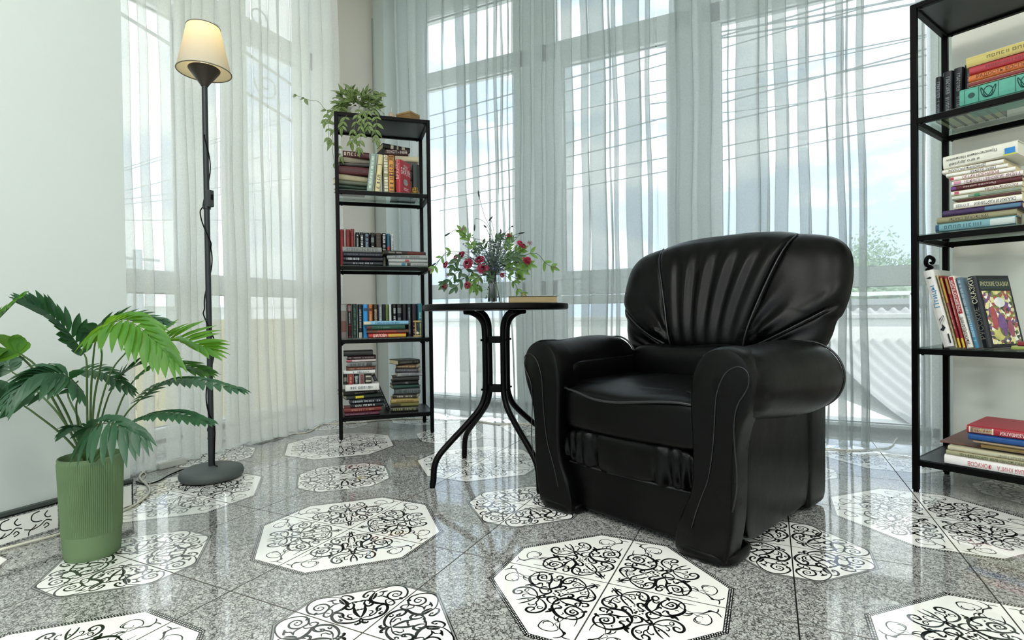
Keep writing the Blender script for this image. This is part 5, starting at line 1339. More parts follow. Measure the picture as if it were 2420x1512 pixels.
frond([b0(0), (215, 930, 1.56), (222, 830, 1.56), (228, 800, 1.56)], [(228, 800, 1.56), (240, 775, 1.55), (290, 755, 1.56), (372, 760, 1.56)], LM[0], 13, .085, .018, (-.1, -.5, 1), .10, seed=4)
frond([b0(6, .02), (262, 1010, 1.56), (290, 940, 1.60), (315, 900, 1.62)], [(315, 900, 1.62), (360, 868, 1.64), (420, 862, 1.66), (480, 875, 1.66)], LM[1], 15, .085, .016, (-.1, -.3, .9), .15, vee=.15, seed=5)
frond([b0(8), (265, 1030, 1.50), (300, 975, 1.49), (325, 950, 1.48)], [(325, 950, 1.48), (380, 905, 1.45), (450, 896, 1.42), (560, 918, 1.38)], LM[0], 18, .065, .014, (-.05, -.15, 1), .2, vee=.05, seed=6)
frond([b0(8, -.02), (250, 1060, 1.47), (285, 1015, 1.45), (310, 1000, 1.44)], [(310, 1000, 1.44), (350, 980, 1.42), (410, 976, 1.39), (484, 993, 1.36)], LM[0], 16, .062, .014, (-.05, -.15, 1), .2, vee=.05, seed=7)
frond([b0(4, -.04), (224, 1060, 1.44), (232, 1030, 1.42)], [(232, 1030, 1.42), (222, 1008, 1.38), (265, 1000, 1.33), (325, 1018, 1.31)], LM[0], 12, .085, .019, (-.2, -.7, .6), .75, seed=8)
frond([b0(0, -.04), (215, 1050, 1.43), (222, 1022, 1.42)], [(222, 1022, 1.42), (205, 1012, 1.40), (180, 1012, 1.38), (162, 1018, 1.37)], LM[0], 7, .05, .016, (0, -.7, .7), .3, seed=18)
frond([b0(-6), (190, 1030, 1.44), (180, 960, 1.40), (196, 925, 1.38)], [(196, 925, 1.38), (160, 890, 1.34), (105, 885, 1.30), (52, 915, 1.27)], LM[0], 16, .095, .021, (.2, -.7, .65), .55, seed=9)
frond([b0(-4, .05), (190, 1000, 1.56), (160, 930, 1.60), (185, 900, 1.60)], [(150, 905, 1.60), (190, 880, 1.60), (240, 880, 1.60), (300, 915, 1.60)], LM[0], 12, .06, .013, (0, -.4, .9), .25, seed=10)
frond([b0(6, .05), (240, 990, 1.58), (255, 940, 1.62), (262, 925, 1.62)], [(262, 925, 1.62), (285, 890, 1.62), (310, 870, 1.62), (338, 858, 1.62)], LM[0], 10, .06, .013, (0, -.4, .9), .1, seed=11)
frond([b0(-8), (150, 1030, 1.46), (80, 975, 1.44), (58, 960, 1.44)], [(58, 960, 1.44), (30, 935, 1.42), (-10, 930, 1.40), (-60, 950, 1.38)], LM[0], 11, .08, .02, (.1, -.6, .8), .4, seed=12)
frond([b0(-7), (150, 960, 1.40), (90, 870, 1.36), (52, 838, 1.34)], [(52, 838, 1.34), (20, 828, 1.33), (-20, 850, 1.30), (-60, 900, 1.28)], LM[2], 12, .095, .022, (.1, -.5, .8), .35, vee=.5, seed=13)
frond([b0(-9), (100, 900, 1.40), (20, 820, 1.36), (-20, 800, 1.34)], [(-40, 800, 1.33), (-20, 770, 1.32), (5, 745, 1.31), (38, 712, 1.30)], LM[1], 10, .075, .020, (.4, -.4, .9), .15, seed=14)
frond([b0(-8, .03), (140, 980, 1.50), (60, 900, 1.50), (30, 880, 1.50)], [(30, 880, 1.50), (10, 860, 1.50), (-20, 880, 1.48), (-50, 930, 1.46)], LM[0], 10, .08, .018, (.1, -.5, .8), .4, seed=15)

# ---- trailing plant on the narrow bookcase
def vmat():
    mt, nt, b, out = new_mat('striped_leaf'); nt.nodes.remove(b)
    p = nt.nodes.new('ShaderNodeBsdfPrincipled'); p.inputs['Roughness'].default_value = .4; tl = nt.nodes.new('ShaderNodeBsdfTranslucent')
    uv = nt.nodes.new('ShaderNodeUVMap'); sx = nt.nodes.new('ShaderNodeSeparateXYZ'); nt.links.new(uv.outputs[0], sx.inputs[0])
    r_ = nt.nodes.new('ShaderNodeValToRGB'); els = r_.color_ramp
    cs = [(0, '#2f4a1e'), (.16, '#4a6a2a'), (.26, '#aebb74'), (.36, '#5f7f34'), (.47, '#33521f'), (.5, '#dfe3b0'), (.53, '#33521f'), (.64, '#5f7f34'), (.74, '#aebb74'), (.84, '#4a6a2a'), (1, '#2f4a1e')]
    els.elements[0].color = lin(cs[0][1]); els.elements[1].color = lin(cs[-1][1])
    for a, c in cs[1:-1]: e_ = els.elements.new(a); e_.color = lin(c)
    nt.links.new(sx.outputs[0], r_.inputs['Fac']); nt.links.new(r_.outputs['Color'], p.inputs['Base Color']); nt.links.new(r_.outputs['Color'], tl.inputs['Color'])
    mx = nt.nodes.new('ShaderNodeMixShader'); mx.inputs[0].default_value = .25; nt.links.new(p.outputs[0], mx.inputs[1]); nt.links.new(tl.outputs[0], mx.inputs[2]); nt.links.new(mx.outputs[0], out.inputs['Surface'])
    return mt
M_var = vmat()
def leaf_mesh(Ll, Wl, bend=.25, wav=.0):
    prof = [(0, .05), (.08, .45), (.25, .9), (.45, 1.0), (.65, .8), (.85, .38), (1, .02)]; us = [-1, -.5, 0, .5, 1]; vs = []
    for t_, w_ in prof:
        for u in us: vs.append((Ll*t_, Wl*.5*w_*u, abs(u)*Wl*.10*w_-bend*Ll*t_*t_))
    fs = [(i*5+j, i*5+j+1, (i+1)*5+j+1, (i+1)*5+j) for i in range(6) for j in range(4)]
    me = bpy.data.meshes.new('leaf'); me.from_pydata(vs, [], fs); me.materials.append(M_var)
    uvl = me.uv_layers.new(name='UVMap')
    for pl in me.polygons:
        for li_ in pl.loop_indices:
            v = me.loops[li_].vertex_index; uvl.data[li_].uv = ((us[v % 5]+1)/2, prof[v//5][0])
    me.polygons.foreach_set('use_smooth', [True]*len(me.polygons)); return me
LEAF = [leaf_mesh(.068, .032, .2), leaf_mesh(.060, .028, .4), leaf_mesh(.050, .024, .1), leaf_mesh(.074, .030, .5)]
pp_ = world(NB, loc(846, 266, NB, .14)[0], .14, ZT_)
tpl = empty('trailing_plant', tuple(pp_), 0, 'striped green and cream trailing plant spilling over the narrow bookcase', 'plant')
MB().lathe([(0, 0), (.042, 0), (.056, .060), (.060, .066), (.056, .066), (.052, .058), (0, .056)], 36).obj('pot', pmat('white_pot', '#cfcfc6', .5), tpl, smooth='auto')
M_vine = pmat('vine_stem', '#6f7a45', .6)
POo = Vector(pp_)
def V3_(p): return Vector(atd(*p))-POo
dC = float(FR@(np.array(pp_)-ORI))
rr = random.Random(21)
def put_leaf(p, d, n_, k=None, s_=1.0):
    d = d.normalized(); y_ = n_.cross(d); y_ = y_.normalized() if y_.length > 1e-4 else Vector((0, 1, 0)); z_ = d.cross(y_)
    M_ = Matrix(((d.x, y_.x, z_.x, p.x), (d.y, y_.y, z_.y, p.y), (d.z, y_.z, z_.z, p.z), (0, 0, 0, 1))) @ Matrix.Diagonal((s_, s_, s_, 1))
    o = mk('leaf', LEAF[rr.randrange(4) if k is None else k], tpl); o.matrix_local = M_; return o
# crown
nleaf = 0
for k in range(175):
    th = rr.uniform(0, 2*PI); ph = rr.uniform(-.15, 1.45); r_ = rr.uniform(.04, .112)
    c = Vector((r_*1.1*math.cos(th)*math.cos(ph*.8), r_*1.1*math.sin(th)*math.cos(ph*.8), .075+r_*.85*math.sin(ph)))
    d = (c-Vector((0, 0, .05))).normalized()*.8+Vector((-FR[0], -FR[1], 0))*.25+Vector((rr.uniform(-.6, .6), rr.uniform(-.6, .6), rr.uniform(-.7, .35)))
    put_leaf(c, d, Vector((-FR[0]*.9, -FR[1]*.9, .6))+Vector((rr.uniform(-.5, .5), rr.uniform(-.5, .5), rr.uniform(-.3, .3))), s_=rr.uniform(.62, .9)); nleaf += 1
strands = [
 [(850,250,dC-.10),(845,275,dC-.17),(835,310,dC-.175),(832,335,dC-.17)], [(860,255,dC-.10),(855,285,dC-.18),(852,320,dC-.18),(849,352,dC-.18)],
 [(880,250,dC-.08),(890,280,dC-.17),(888,310,dC-.17),(892,332,dC-.17)], [(830,255,dC-.1),(815,280,dC-.17),(808,300,dC-.17)], [(870,250,dC-.1),(868,280,dC-.18),(872,300,dC-.18)],
 [(815,250,dC-.05),(795,262,dC-.10),(778,290,dC-.12),(776,330,dC-.12)], [(815,245,dC-.02),(780,262,dC-.06),(768,285,dC-.08)],
 [(810,250,dC),(775,262,dC),(752,240,dC+.02),(730,236,dC+.03),(702,226,dC+.04)], [(812,255,dC-.04),(790,300,dC-.13),(800,350,dC-.14),(806,368,dC-.14)], [(800,262,dC-.05),(785,330,dC-.13),(790,385,dC-.13)],
 [(885,240,dC),(893,225,dC),(896,222,dC)]]
for si, st in enumerate(strands):
    P = [Vector(q) for q in crom([tuple(V3_(p)) for p in st], 8)]
    MB().tube(P, .0013, 5).obj('vine', M_vine, tpl, smooth=True)
    step = 4 if si not in (7, 8, 9) else 6
    for i in range(3, len(P), step):
        tg = (P[min(i+1, len(P)-1)]-P[i-1]).normalized()
        for s_ in (-1, 1):
            if si in (7, 8, 9) and rr.random() < .55: continue
            sd = Vector((XR[0], XR[1], 0))*s_
            d = tg*.5+sd*.8+Vector((0, 0, -.25))+Vector((rr.uniform(-.3, .3),)*3)
            put_leaf(P[i], d, Vector((-FR[0], -FR[1], .3)), s_=rr.uniform(.5, .72))
    put_leaf(P[-1], (P[-1]-P[-3])+Vector((0, 0, -.005)), Vector((-FR[0], -FR[1], .2)), s_=.7)
# ---- plant leaf and vase just showing on the wide bookcase
wp = world(WB, .36, .10, WB['H']+.0025)
wpl = empty('potted_plant', tuple(wp), 0, 'green plant on top of the wide bookcase, only a sprig in view', 'plant')
MB().lathe([(0, 0), (.045, 0), (.06, .09), (.055, .09), (.05, .08), (0, .078)], 28).obj('pot', MATS['white_pot'], wpl, smooth='auto')
for k in range(46):
    th = rr.uniform(0, 2*PI); a = rr.uniform(.02, .05); o = mk('leaf', LEAF[k % 4], wpl); 
    o.location = (a*math.cos(th), a*math.sin(th), .10+rr.uniform(-.02, .06)); o.rotation_euler = (rr.uniform(-.5, .5), rr.uniform(-.2, .9), th)
for px_, py_ in ((2412, 2), (2418, 12), (2416, 22), (2408, 8)):
    q = Vector(atd(px_, py_, 2.22))-Vector(wp)
    MB().tube([(.03, -.03, .08), tuple((Vector((.03, -.03, .08))+q)*.5+Vector((0, 0, .02))), tuple(q)], .0012, 5).obj('vine', M_vine, wpl, smooth=True)
    for d in ((-.3, -.2, -1), (.6, -.3, -.6), (-.7, 0, -.2)):
        o = mk('leaf', LEAF[2], wpl); dv = Vector(d).normalized(); y_ = Vector((0, -1, .2)).cross(dv).normalized(); z_ = dv.cross(y_)
        o.matrix_local = Matrix(((dv.x, y_.x, z_.x, q.x), (dv.y, y_.y, z_.y, q.y), (dv.z, y_.z, z_.z, q.z), (0, 0, 0, 1)))
vp = world(WB, .325, .14, WB['tiers'][0]+.101)
# ---- flowers in a jar on the round table
VD = 2.26
vb_ = atd(1165, 719, VD); vb_[2] = .7160
jar = empty('glass_jar', tuple(vb_), 0, 'ribbed clear glass jar holding the flowers on the round table', 'jar')
mt, nt, b, out = new_mat('jar_glass'); b.inputs['Base Color'].default_value = (.95, 1, .98, 1); b.inputs['Roughness'].default_value = .02; b.inputs['Transmission Weight'].default_value = 1; b.inputs['IOR'].default_value = 1.2; M_jar = glassmat('jar_clear_glass', (.955, .975, .97, 1))
prof = [(0, .002), (.040, .002), (.0485, .006), (.0500, .014), (.0500, .088), (.047, .098), (.038, .106), (.035, .112), (.0350, .126), (.0375, .130), (.0350, .1315), (.0325, .126), (.0325, .112), (.036, .104), (.0465, .092), (.0475, .086), (.0475, .012), (.044, .007), (0, .006)]
vs = []; N = 96
for r_, z_ in prof:
    for j in range(N):
        a = 2*PI*j/N; q = r_*(1+(.018*math.cos(a*24) if .0499 < r_ else 0)); vs.append((q*math.cos(a), q*math.sin(a), z_))
fs = [(k*N+j, k*N+(j+1) % N, (k+1)*N+(j+1) % N, (k+1)*N+j) for k in range(len(prof)-1) for j in range(N)]
MB().add(vs, fs).obj('jar_glass_body', M_jar, jar, smooth='auto')
bq = empty('bouquet', (float(vb_[0]), float(vb_[1]), .7160+.009), 0, 'spread bouquet of dark pink roses and lavender standing in the glass jar', 'flowers')
BO = Vector(bq.location)
M_fst = pmat('flower_stem', '#3f5230', .6); M_fdk = pmat('dark_stem', '#232b22', .6)
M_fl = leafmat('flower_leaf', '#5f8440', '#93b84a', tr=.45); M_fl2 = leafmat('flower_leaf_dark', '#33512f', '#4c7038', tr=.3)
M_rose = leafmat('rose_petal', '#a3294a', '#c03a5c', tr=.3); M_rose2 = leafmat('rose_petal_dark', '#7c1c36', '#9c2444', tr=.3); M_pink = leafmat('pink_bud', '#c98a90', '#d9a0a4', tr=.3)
M_lav = pmat('lavender', '#6c748c', .8, vary=.3); M_grey = pmat('grey_green_foliage', '#76867c', .7, vary=.3); M_seed = pmat('seed_head', '#20292a', .7)
def F3(px, py, dd=0): return Vector(atd(px, py, VD+dd))-BO
NECK = Vector((0, 0, .115))
def spray(pts, name='stem', mat=None, r=.0012):
    P = [Vector(q) for q in crom([tuple(NECK+Vector((rr.uniform(-.015, .015), rr.uniform(-.015, .015), 0)))]+[tuple(p) for p in pts], 6)]
    return P, MB().tube(P, r, 5).obj(name, mat or M_fst, bq, smooth=True)
def rose(c, s_, mat, face=None):
    mb = MB(); face = face or Vector((-FR[0], -FR[1], .35)); face = face.normalized(); e1 = face.orthogonal().normalized(); e2 = face.cross(e1)
    for ring_, (n_, R_, h_, w_) in enumerate(((3, .05, .55, .42), (4, .30, .48, .62), (6, .80, .12, .95), (6, 1.05, -.12, 1.0))):
        for k in range(n_):
            a = 2*PI*k/n_+ring_*.7; rad = e1*math.cos(a)+e2*math.sin(a); tan_ = -e1*math.sin(a)+e2*math.cos(a); vs = []
            for v in (0, .5, 1):
                for u in (-1, -.4, .4, 1):
                    w2 = w_*s_*.55*(.5+.6*v)*(1-.15*abs(u)); p_ = c+rad*(s_*R_*(.35+.65*v*(1-.12*u*u)))+tan_*(u*w2)+face*(s_*(h_*v+.10*(1-u*u)-.1))
                    vs.append(p_)
            mb.add(vs, [(i*4+j, i*4+j+1, (i+1)*4+j+1, (i+1)*4+j) for i in range(2) for j in range(3)])
    return mb.obj('rose', mat, bq, smooth=True)
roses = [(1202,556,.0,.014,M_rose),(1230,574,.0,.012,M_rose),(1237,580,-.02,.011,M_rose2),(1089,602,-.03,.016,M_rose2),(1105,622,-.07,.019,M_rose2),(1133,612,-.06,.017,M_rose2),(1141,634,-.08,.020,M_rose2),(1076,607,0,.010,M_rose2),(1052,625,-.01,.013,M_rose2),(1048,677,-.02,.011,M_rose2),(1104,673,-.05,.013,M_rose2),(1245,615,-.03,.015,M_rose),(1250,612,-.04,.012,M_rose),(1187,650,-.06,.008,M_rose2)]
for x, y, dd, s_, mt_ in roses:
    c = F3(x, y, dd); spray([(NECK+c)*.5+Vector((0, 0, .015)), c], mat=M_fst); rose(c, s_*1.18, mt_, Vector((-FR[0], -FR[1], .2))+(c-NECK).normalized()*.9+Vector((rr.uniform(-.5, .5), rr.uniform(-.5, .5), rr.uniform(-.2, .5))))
for x, y, s_ in ((1310, 632, .009), (1018, 637, .009), (1094, 541, .010), (1252, 574, .010), (1057, 650, .009), (1222, 650, .009), (1238, 696, .008)):
    c = F3(x, y); mb = MB()
    for k in range(7):
        a = 2*PI*k/7; d = Vector((math.cos(a)*XR[0], math.cos(a)*XR[1], math.sin(a)*.9))+Vector((rr.uniform(-.3, .3),)*3); leaflet(mb, c, d, Vector((-FR[0], -FR[1], .1)), s_*1.3, s_*.35, 0)
    mb.obj('withered_flower', pmat('withered_pink', '#6c4a52', .7) if y != 696 else M_pink, bq, smooth=True)
def leaves(path, dd, size, mat, ang=.75, n=6, wd=.40):
    P, o = spray([F3(x, y, dd) for x, y in path])
    mb = MB(); L_ = len(P)
    for k in range(n):
        i = int(L_*(.45+.5*k/(n-1))); i = min(i, L_-2); tg = (P[i+1]-P[i-1]).normalized()
        for s_ in (-1, 1):
            sd = Vector((XR[0], XR[1], XR[2])).cross(Vector((0, 0, 1))); vdir = Vector((-FR[0], -FR[1], 0)); sdn = tg.cross(vdir).normalized()
            d = tg*.8+sdn*(s_*ang)+Vector((rr.uniform(-.2, .2),)*3); leaflet(mb, P[i], d, vdir+Vector((rr.uniform(-.4, .4),)*3), size*rr.uniform(.8, 1.1), size*wd, .05)
    leaflet(mb, P[-1], P[-1]-P[-3], Vector((-FR[0], -FR[1], 0)), size, size*wd, 0)
    mb.obj('leaf_spray', mat, bq, smooth=True)
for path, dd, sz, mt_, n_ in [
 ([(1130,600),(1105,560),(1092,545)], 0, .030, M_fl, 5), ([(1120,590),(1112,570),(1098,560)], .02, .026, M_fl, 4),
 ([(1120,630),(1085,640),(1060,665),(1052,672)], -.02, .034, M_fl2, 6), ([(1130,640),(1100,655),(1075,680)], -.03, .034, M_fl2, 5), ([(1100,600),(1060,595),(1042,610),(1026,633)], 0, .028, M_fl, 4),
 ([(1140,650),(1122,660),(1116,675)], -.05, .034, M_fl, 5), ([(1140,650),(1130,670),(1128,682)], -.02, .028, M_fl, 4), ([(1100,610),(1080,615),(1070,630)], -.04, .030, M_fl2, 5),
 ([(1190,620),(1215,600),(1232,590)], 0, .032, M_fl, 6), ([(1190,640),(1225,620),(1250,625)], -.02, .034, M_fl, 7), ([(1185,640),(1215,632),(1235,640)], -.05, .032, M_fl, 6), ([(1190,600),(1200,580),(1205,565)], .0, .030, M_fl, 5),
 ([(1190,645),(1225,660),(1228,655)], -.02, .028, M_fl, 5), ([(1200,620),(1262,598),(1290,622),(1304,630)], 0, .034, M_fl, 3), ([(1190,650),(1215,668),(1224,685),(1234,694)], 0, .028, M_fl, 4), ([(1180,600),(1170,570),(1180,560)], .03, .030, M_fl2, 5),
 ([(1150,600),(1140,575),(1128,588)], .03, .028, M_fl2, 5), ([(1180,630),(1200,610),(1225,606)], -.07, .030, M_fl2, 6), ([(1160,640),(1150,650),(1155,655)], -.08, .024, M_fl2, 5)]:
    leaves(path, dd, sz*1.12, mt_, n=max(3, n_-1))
# lavender and grey-green twigs filling the middle
for k in range(64):
    x = rr.gauss(1168, 30); y = rr.uniform(552, 642); c = F3(x, y, rr.uniform(-.09, .08)); P, o = spray([(NECK+c)*.55, c], 'twig', M_grey, .0009)
    mb = MB()
    for i in range(3, len(P)):
        for q in range(5):
            a = rr.uniform(0, 2*PI); d = Vector((math.cos(a), math.sin(a), .7)); leaflet(mb, P[i], d, Vector((0, 0, 1)), rr.uniform(.008, .014), .0042, 0)
    mb.obj('twig_leaves', M_lav if k % 5 == 0 else M_grey, bq)
# bare wiry stems with seed heads
for pts, (hx, hy, hx2, hy2) in [([(1165,560),(1145,510),(1133,468)], (1133,468,1130,450)), ([(1168,560),(1160,520),(1155,522)], (1155,522,1164,511)), ([(1165,570),(1150,530),(1125,516),(1122,530)], (1122,530,1121,546)),
   ([(1160,580),(1110,560),(1080,543),(1064,550)], (1064,550,1050,558)), ([(1175,580),(1190,556),(1208,536)], (1208,536,1213,534)), ([(1180,580),(1200,562),(1225,552)], (1225,552,1240,549)), ([(1182,590),(1184,560)], (1184,552,1183,541)), ([(1160,570),(1150,540)], (1150,538,1143,532)),
   ([(1140,600),(1060,600),(1030,622)], (1030,622,1020,628))]:
    P, o = spray([F3(x, y) for x, y in pts], 'wiry_stem', M_fdk, .0010)
    a = F3(hx, hy); b2 = F3(hx2, hy2); MB().tube([a, a.lerp(b2, .3), a.lerp(b2, .7), b2], [.0012, .0035, .0035, .001], 8).obj('seed_head', M_seed, bq, smooth=True)
for k in range(16):
    a = rr.uniform(0, 2*PI); r_ = rr.uniform(.005, .034); a2 = a+rr.uniform(-.6, .6)
    MB().tube([(r_*math.cos(a2), r_*math.sin(a2), .002), (.022*math.cos(a)*rr.random(), .022*math.sin(a)*rr.random(), .118)], rr.uniform(.0012, .0026), 6).obj('stem', M_fdk if k % 3 else M_fst, bq, smooth=True)
mb = MB()
for k in range(90):
    c = Vector((rr.uniform(-.03, .018), rr.uniform(-.03, .03), rr.uniform(.012, .095))); d = Vector((rr.uniform(-1, 1), rr.uniform(-1, 1), rr.uniform(0, 1))); leaflet(mb, c, d, Vector((0, 0, 1)), .012, .004, 0)
mb.obj('submerged_twig', M_fdk, bq)

# ================================================================== CABLES, SOCKET STRIP
M_cable = pmat('cream_cable', '#d2cfbd', .5); M_strip = pmat('socket_strip_plastic', '#c9cbc4', .45)
c1 = [(0,1299),(60,1283),(138,1262),(190,1240),(270,1215),(320,1192),(350,1168),(353,1152),(338,1138),(330,1125),(345,1112),(375,1100)]
P = []
for x, y in c1:
    q = atz(x, y, .005); P.append((max(q[0], -2.052) if y > 1195 else q[0], q[1], .005))
tag(MB().tube(crom(P, 6), .0042, 8).obj('power_cable', M_cable, smooth=True), 'thick cream cable lying along the skirting and looping round the wall end', 'cable')
P = [tuple(atz(x, y, .0035)) for x, y in [(320,1105),(333,1112),(345,1120),(340,1130),(348,1142),(372,1146)]]
tag(MB().tube(crom(P, 6), .0022, 6).obj('thin_cable', M_cable, smooth=True), 'thin pale wire looping under the hem of the left curtain', 'cable')
P = [tuple(atz(x, y, .004)) for x, y in [(640,1038),(665,1031),(690,1025),(715,1023),(735,1018),(750,1008),(765,1002),(800,1000),(850,998),(900,993),(960,990),(1010,990)]]
tag(MB().tube(crom(P, 6), .0035, 8).obj('white_cable', M_cable, smooth=True), 'white cable trailing from the left curtain behind the narrow bookcase', 'cable')
P = [tuple(atz(x, y, .004)) for x, y in [(2120,1034),(2105,1055),(2075,1060),(2040,1063),(1995,1063),(1960,1060),(1945,1062)]]
tag(MB().tube(crom(P, 6), .0030, 8).obj('white_cable', M_cable, smooth=True), 'white cable on the floor under the right curtain beside the armchair', 'cable')
P = [tuple(atz(x, y, .004)) for x, y in [(1110,992),(1150,998),(1180,1002),(1215,1000),(1260,1004)]]
tag(MB().tube(crom(P, 6), .0030, 8).obj('white_cable', M_cable, smooth=True), 'white cable on the floor behind the round table', 'cable')
a = atz(372, 1110, 0); b2 = atz(435, 1094, 0); L_ = float(np.hypot(*(b2-a)[:2]))
st = empty('socket_strip', (float(a[0]), float(a[1]), .0005), math.atan2(b2[1]-a[1], b2[0]-a[0]), 'white socket strip on the floor half under the left curtain', 'socket')
MB().box((0, -.022, 0), (L_, .022, .030)).obj('housing', M_strip, st, bevel=.006)
for k in range(3): MB().lathe([(0, .030), (.015, .030), (.015, .0315), (.013, .0315), (.013, .0308), (0, .0308)], 20, M=Matrix.Translation((L_*(.25+.25*k), 0, 0))).obj('socket_cup', M_strip, st, smooth='auto')
# ================================================================== OUTSIDE
M_deck = pmat('terrace_concrete', '#d9dad6', .8, vary=.08, vscale=2)
tag(MB().box((-9, -1, -.35), (9, 9.5, -.14)).obj('terrace', M_deck), kind='structure')
M_gr = pmat('far_ground', '#b4b8ae', .9, vary=.2, vscale=.3)
tag(MB().box((-160, -60, -3.4), (160, 260, -3.2)).obj('ground', M_gr), kind='structure')
# parapet with a rail, seen through the lower panes
M_par = pmat('parapet_white', '#e4e6e2', .7, vary=.04)
pa = empty('parapet', (0, 6.6, -.14), 0, 'low white parapet wall with a metal rail outside the main window', 'parapet')
MB().box((-9, 0, 0), (3.2, .18, .72)).obj('wall', M_par, pa, bevel=.01)
MB().box((-9, -.03, .72), (3.2, .21, .77)).obj('coping', pmat('coping_grey', '#b9bdbb', .6), pa, bevel=.008)
for k in range(9): MB().box((-8.5+k*1.4, .07, .77), (-8.46+k*1.4, .11, .98)).obj('rail_post', pmat('rail_white', '#dfe2e2', .5), pa)
MB().box((-9, .07, .96), (3.2, .11, 1.0)).obj('rail', MATS['rail_white'], pa)
# corrugated grey roof beyond the right hand pane
M_cor = pmat('corrugated_metal', '#a3a5a5', .5, metal=.2, vary=.06)
def cor(u, v):
    x = .9+u*3.4; y = 4.4+v*3.0; return (x-.55*v, y, -.14+.0+.30*v+.86*v*v*.6+.022*math.sin(u*PI*2*30))
tag(MB().grid(cor, 241, 8).obj('corrugated_roof', M_cor, smooth=True), 'grey corrugated lean-to roof seen low through the right window pane', 'roof')
rb = empty('low_building', (2.2, 7.6, -.5), 0, 'low pale outbuilding with flat coping beyond the corrugated roof', 'building')
MB().box((-1.6, 0, 0), (3, 2, 1.23)).obj('wall', pmat('outbuilding_wall', '#d8dad6', .8), rb)
MB().box((-1.7, -.1, 1.23), (3.1, 2.1, 1.30)).obj('coping', pmat('outbuilding_coping', '#9ea4a4', .6), rb)
MB().box((-.9, -.02, .55), (-.35, .0, .85)).obj('window', pmat('outbuilding_window', '#a5c4bd', .2), rb)
# yellow plank fence close to the left window
M_yel = pmat('yellow_board', '#e6d9a4', .7, vary=.08, vscale=3, stretch=(2, 2, .4))
fe = empty('fence', (-4.15, -1, -.14), 0, 'pale yellow board fence standing outside the left window', 'fence')
me_p = MB().box((0, 0, 0), (.02, .142, .80)).mesh('board', M_yel, bevel=.003, seg=1)
for k in range(44):
    o = mk('board', me_p, fe); o.location = (R.uniform(-.004, .004), k*.15, 0)
MB().box((-.03, 0, .15), (-.002, 6.6, .20)).box((-.03, 0, .62), (-.002, 6.6, .67)).obj('rail', M_yel, fe)
# white house beyond, to the left
hs = empty('house', (-22, 6, -3.2), .3, 'pale distant house seen through the left window', 'building')
MB().box((-5, -6, 0), (4, 9, 4.3)).obj('wall', pmat('house_wall', '#d9dedd', .8), hs)
MB().prism([(-5.6, 4.3), (4.6, 4.3), (-.5, 6.4)], -6.4, 9.4).obj('roof', pmat('house_roof', '#b9c2c4', .7), hs)
for k in range(4): MB().box((4.0, -5+k*3.6, 1.4), (4.04, -3.8+k*3.6, 2.9)).obj('window', pmat('house_window', '#8a9aa2', .2), hs)
# grey block and trees low on the right
def at_far(px, py, y): return aty(px, py, y)
q = at_far(2128, 640, 60)
bl = empty('apartment_block', (float(q[0]), 60, -3.2), .1, 'grey distant block low in the right hand pane', 'building')
MB().box((-1.6, -2, 0), (3.0, 3, 7.6)).obj('wall', pmat('block_wall', '#a9b4bb', .8), bl)
MB().box((3.2, -2, 0), (8.0, 3, 6.6)).obj('annex', pmat('block_wall2', '#b4bfc4', .8), bl)
for i in range(3):
    for j in range(2): MB().box((-1.2+i*1.3, -2.03, 5.0+j*1.3), (-.5+i*1.3, -2.0, 5.7+j*1.3)).obj('window', pmat('block_window', '#7f8c94', .3), bl)
M_tree = leafmat('distant_foliage', '#7f9880', '#93aa8c', .8, .3); M_tr = pmat('trunk', '#6d6a60', .9)
def tree(px, py_top, y, wd, label, seed):
    rr = random.Random(seed); q = at_far(px, py_top, y); H_ = q[2]+3.2; x = q[0]
    t = empty('tree', (float(x), y, -3.2), 0, label, 'tree', 'distant trees')
    MB().tube([(0, 0, 0), (.1, 0, H_*.35), (0, .1, H_*.6)], [.22, .17, .08], 8).obj('trunk', M_tr, t, smooth=True)
    mb = MB()
    for k in range(2600):
        th = rr.uniform(0, 2*PI); u = rr.uniform(-1, 1); r_ = rr.random()**.4; s_ = math.sqrt(1-u*u)
        lump = 1+.22*math.sin(th*3+seed)+.18*math.sin(u*7+seed)
        c = Vector((wd*r_*s_*math.cos(th)*lump, wd*r_*s_*math.sin(th)*lump, H_*.63+H_*.37*r_*u*lump*.85)); a = rr.uniform(.10, .22); d1 = Vector((rr.uniform(-1, 1), rr.uniform(-1, 1), rr.uniform(-1, 1))).normalized(); d2 = d1.orthogonal().normalized()
        mb.add([c-d1*a, c+d2*a*.6, c+d1*a, c-d2*a*.6], [(0, 1, 2, 3)])
    mb.obj('crown', M_tree, t)
tree(2062, 545, 48, 2.4, 'tallest distant tree, low behind the right end of the armchair back', 1)
tree(2030, 575, 66, 2.2, 'distant tree just left of the tallest one', 2)
tree(2165, 590, 80, 2.0, 'small distant tree at the right of the grey block', 3)
tree(2095, 640, 40, 1.6, 'low bushy distant tree in front of the grey block', 5)
tree(1990, 610, 58, 2.0, 'distant tree half hidden by the armchair back', 6)
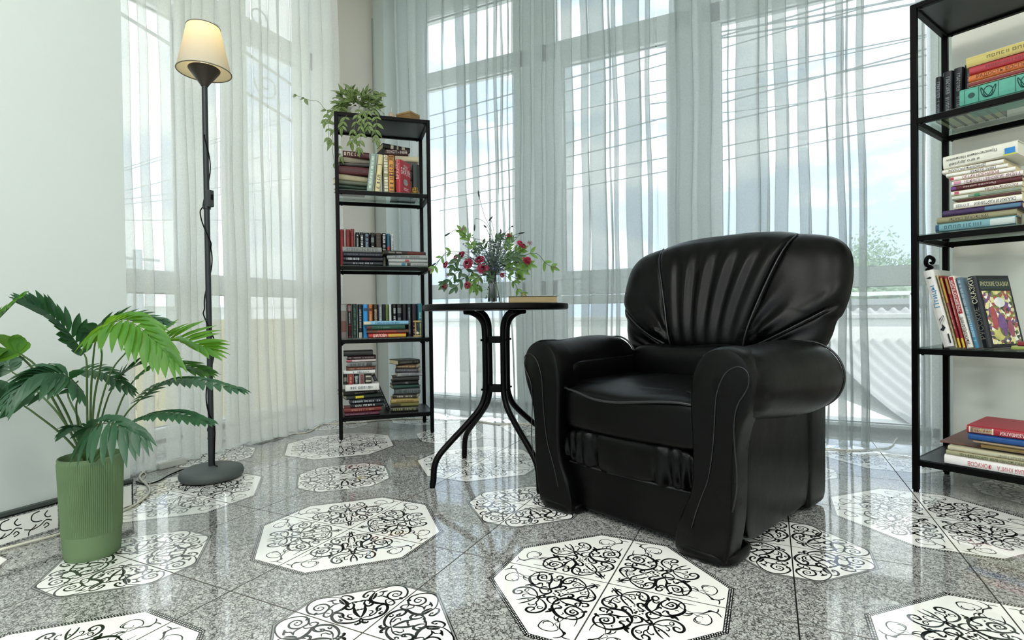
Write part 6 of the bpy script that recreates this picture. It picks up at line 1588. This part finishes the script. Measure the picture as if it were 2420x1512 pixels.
# overhead lines
M_wire = pmat('wire_grey', '#6d767c', .6)
def wire(p0, p1, y0, y1, r_, sag, label):
    a = Vector(at_far(*p0, y0)); b2 = Vector(at_far(*p1, y1)); d = b2-a; a2 = a-d*.6; b3 = b2+d*.6; P = []
    for k in range(25):
        t = k/24; p = a2.lerp(b3, t); p.z -= sag*4*t*(1-t)-sag*.9; P.append(p)
    tag(MB().tube(P, r_, 6).obj('overhead_wire', M_wire, smooth=True), label, 'wire', 'overhead wires')
ws = [((1015,275),(2140,-35),.045),((1015,306),(1900,60),.030),((1020,330),(1900,150),.024),((1020,420),(2140,130),.035),((1020,443),(2140,190),.035),((1020,475),(2140,265),.030),((1300,455),(2140,297),.028),((1704,76),(2140,-2),.05),((1704,91),(2140,14),.05),((1704,170),(2140,93),.03),((1704,268),(2140,210),.022),((1704,222),(2140,142),.04)]
names = ['lowest','second lowest','third lowest','fourth lowest','fifth lowest','sixth lowest','seventh lowest','eighth lowest','ninth lowest','tenth lowest','eleventh lowest','twelfth lowest']
order = sorted(range(len(ws)), key=lambda i: -ws[i][1][1])
for k, i in enumerate(order):
    p0, p1, r_ = ws[i]; wire(p0, p1, 18+.2*k, 15+.2*k, r_*.62, .12, 'overhead wire, %s of those crossing the right hand pane' % names[k])
for k, (p0, p1) in enumerate([((300,395),(545,318)),((300,402),(545,326)),((300,450),(420,420)),((300,470),(545,440)),((300,482),(420,470)),((300,520),(420,520))]):
    a = Vector(atx(*p0, -14-.2*k)); b2 = Vector(atx(*p1, -14-.2*k)); d = b2-a
    tag(MB().tube([a-d*1.2, b2+d*2.2], .012, 6).obj('overhead_wire', M_wire), 'overhead wire, %s counted from the top in the left window' % ORD[k], 'wire', 'overhead wires')
q = atx(325, 590, -16)
po = empty('utility_pole', (float(q[0]), float(q[1]), -3.2), 0, 'grey utility pole low in the left window', 'pole')
MB().tube([(0, 0, 0), (0, 0, float(q[2])+3.2)], [.16, .11], 12).obj('post', pmat('pole_grey', '#8c9494', .8), po, smooth='auto')
MB().box((-.03, -.6, float(q[2])+2.9), (.03, .6, float(q[2])+2.98)).obj('cross_arm', MATS['pole_grey'], po)
# wrought iron canopy brackets over the left window
M_iron = pmat('wrought_iron', '#a9afab', .5)
gi = empty('iron_canopy', (-3.05, 0, 0), 0, 'scrolled iron canopy bracket outside the top of the left window', 'bracket')
for k, (y, z) in enumerate([(1.70, 2.52), (2.20, 2.20), (2.42, 2.52), (2.56, 2.24), (2.50, 2.66)]):
    pts = []
    for j in range(26):
        t = j/25; a = t*3.4*PI*.8+k; r_ = .10*(1-t*.8); pts.append((0, y+r_*math.cos(a), z+r_*math.sin(a)))
    MB().tube(pts, .006, 6).obj('scroll', M_iron, gi, smooth=True)
MB().tube([(0, 1.2, 2.62), (0, 2.9, 2.30)], .010, 6).tube([(0, 1.2, 2.36), (0, 2.9, 2.04)], .010, 6).obj('bar', M_iron, gi, smooth=True)
for y in (1.3, 2.8): MB().tube([(0, y, 3.1), (.12, y, 3.1)], .01, 6).tube([(0, y, 2.0), (0, y, 3.12)], .01, 6).obj('hanger', M_iron, gi)

# ------------------------------------------------------------------ fit the lettering to its spines
bpy.context.view_layer.update()
for o, mw, mh in FIT:
    d = o.dimensions
    if d.x > 1e-6 and d.y > 1e-6:
        sx = mw/d.x; sy = (mh/d.y) if mh else sx; sx = min(sx, sy*1.25); sy = min(sy, sx*1.6)
        o.scale = (sx, sy, 1)
    if 'fit' in o: del o['fit']
bpy.context.view_layer.update()
dg_ = bpy.context.evaluated_depsgraph_get()
for o, mw, mh in FIT:
    me = bpy.data.meshes.new_from_object(o.evaluated_get(dg_)); n_ = mk('lettering', me, o.parent)
    n_.matrix_local = o.matrix_local
for o, mw, mh in FIT:
    bpy.data.objects.remove(o)
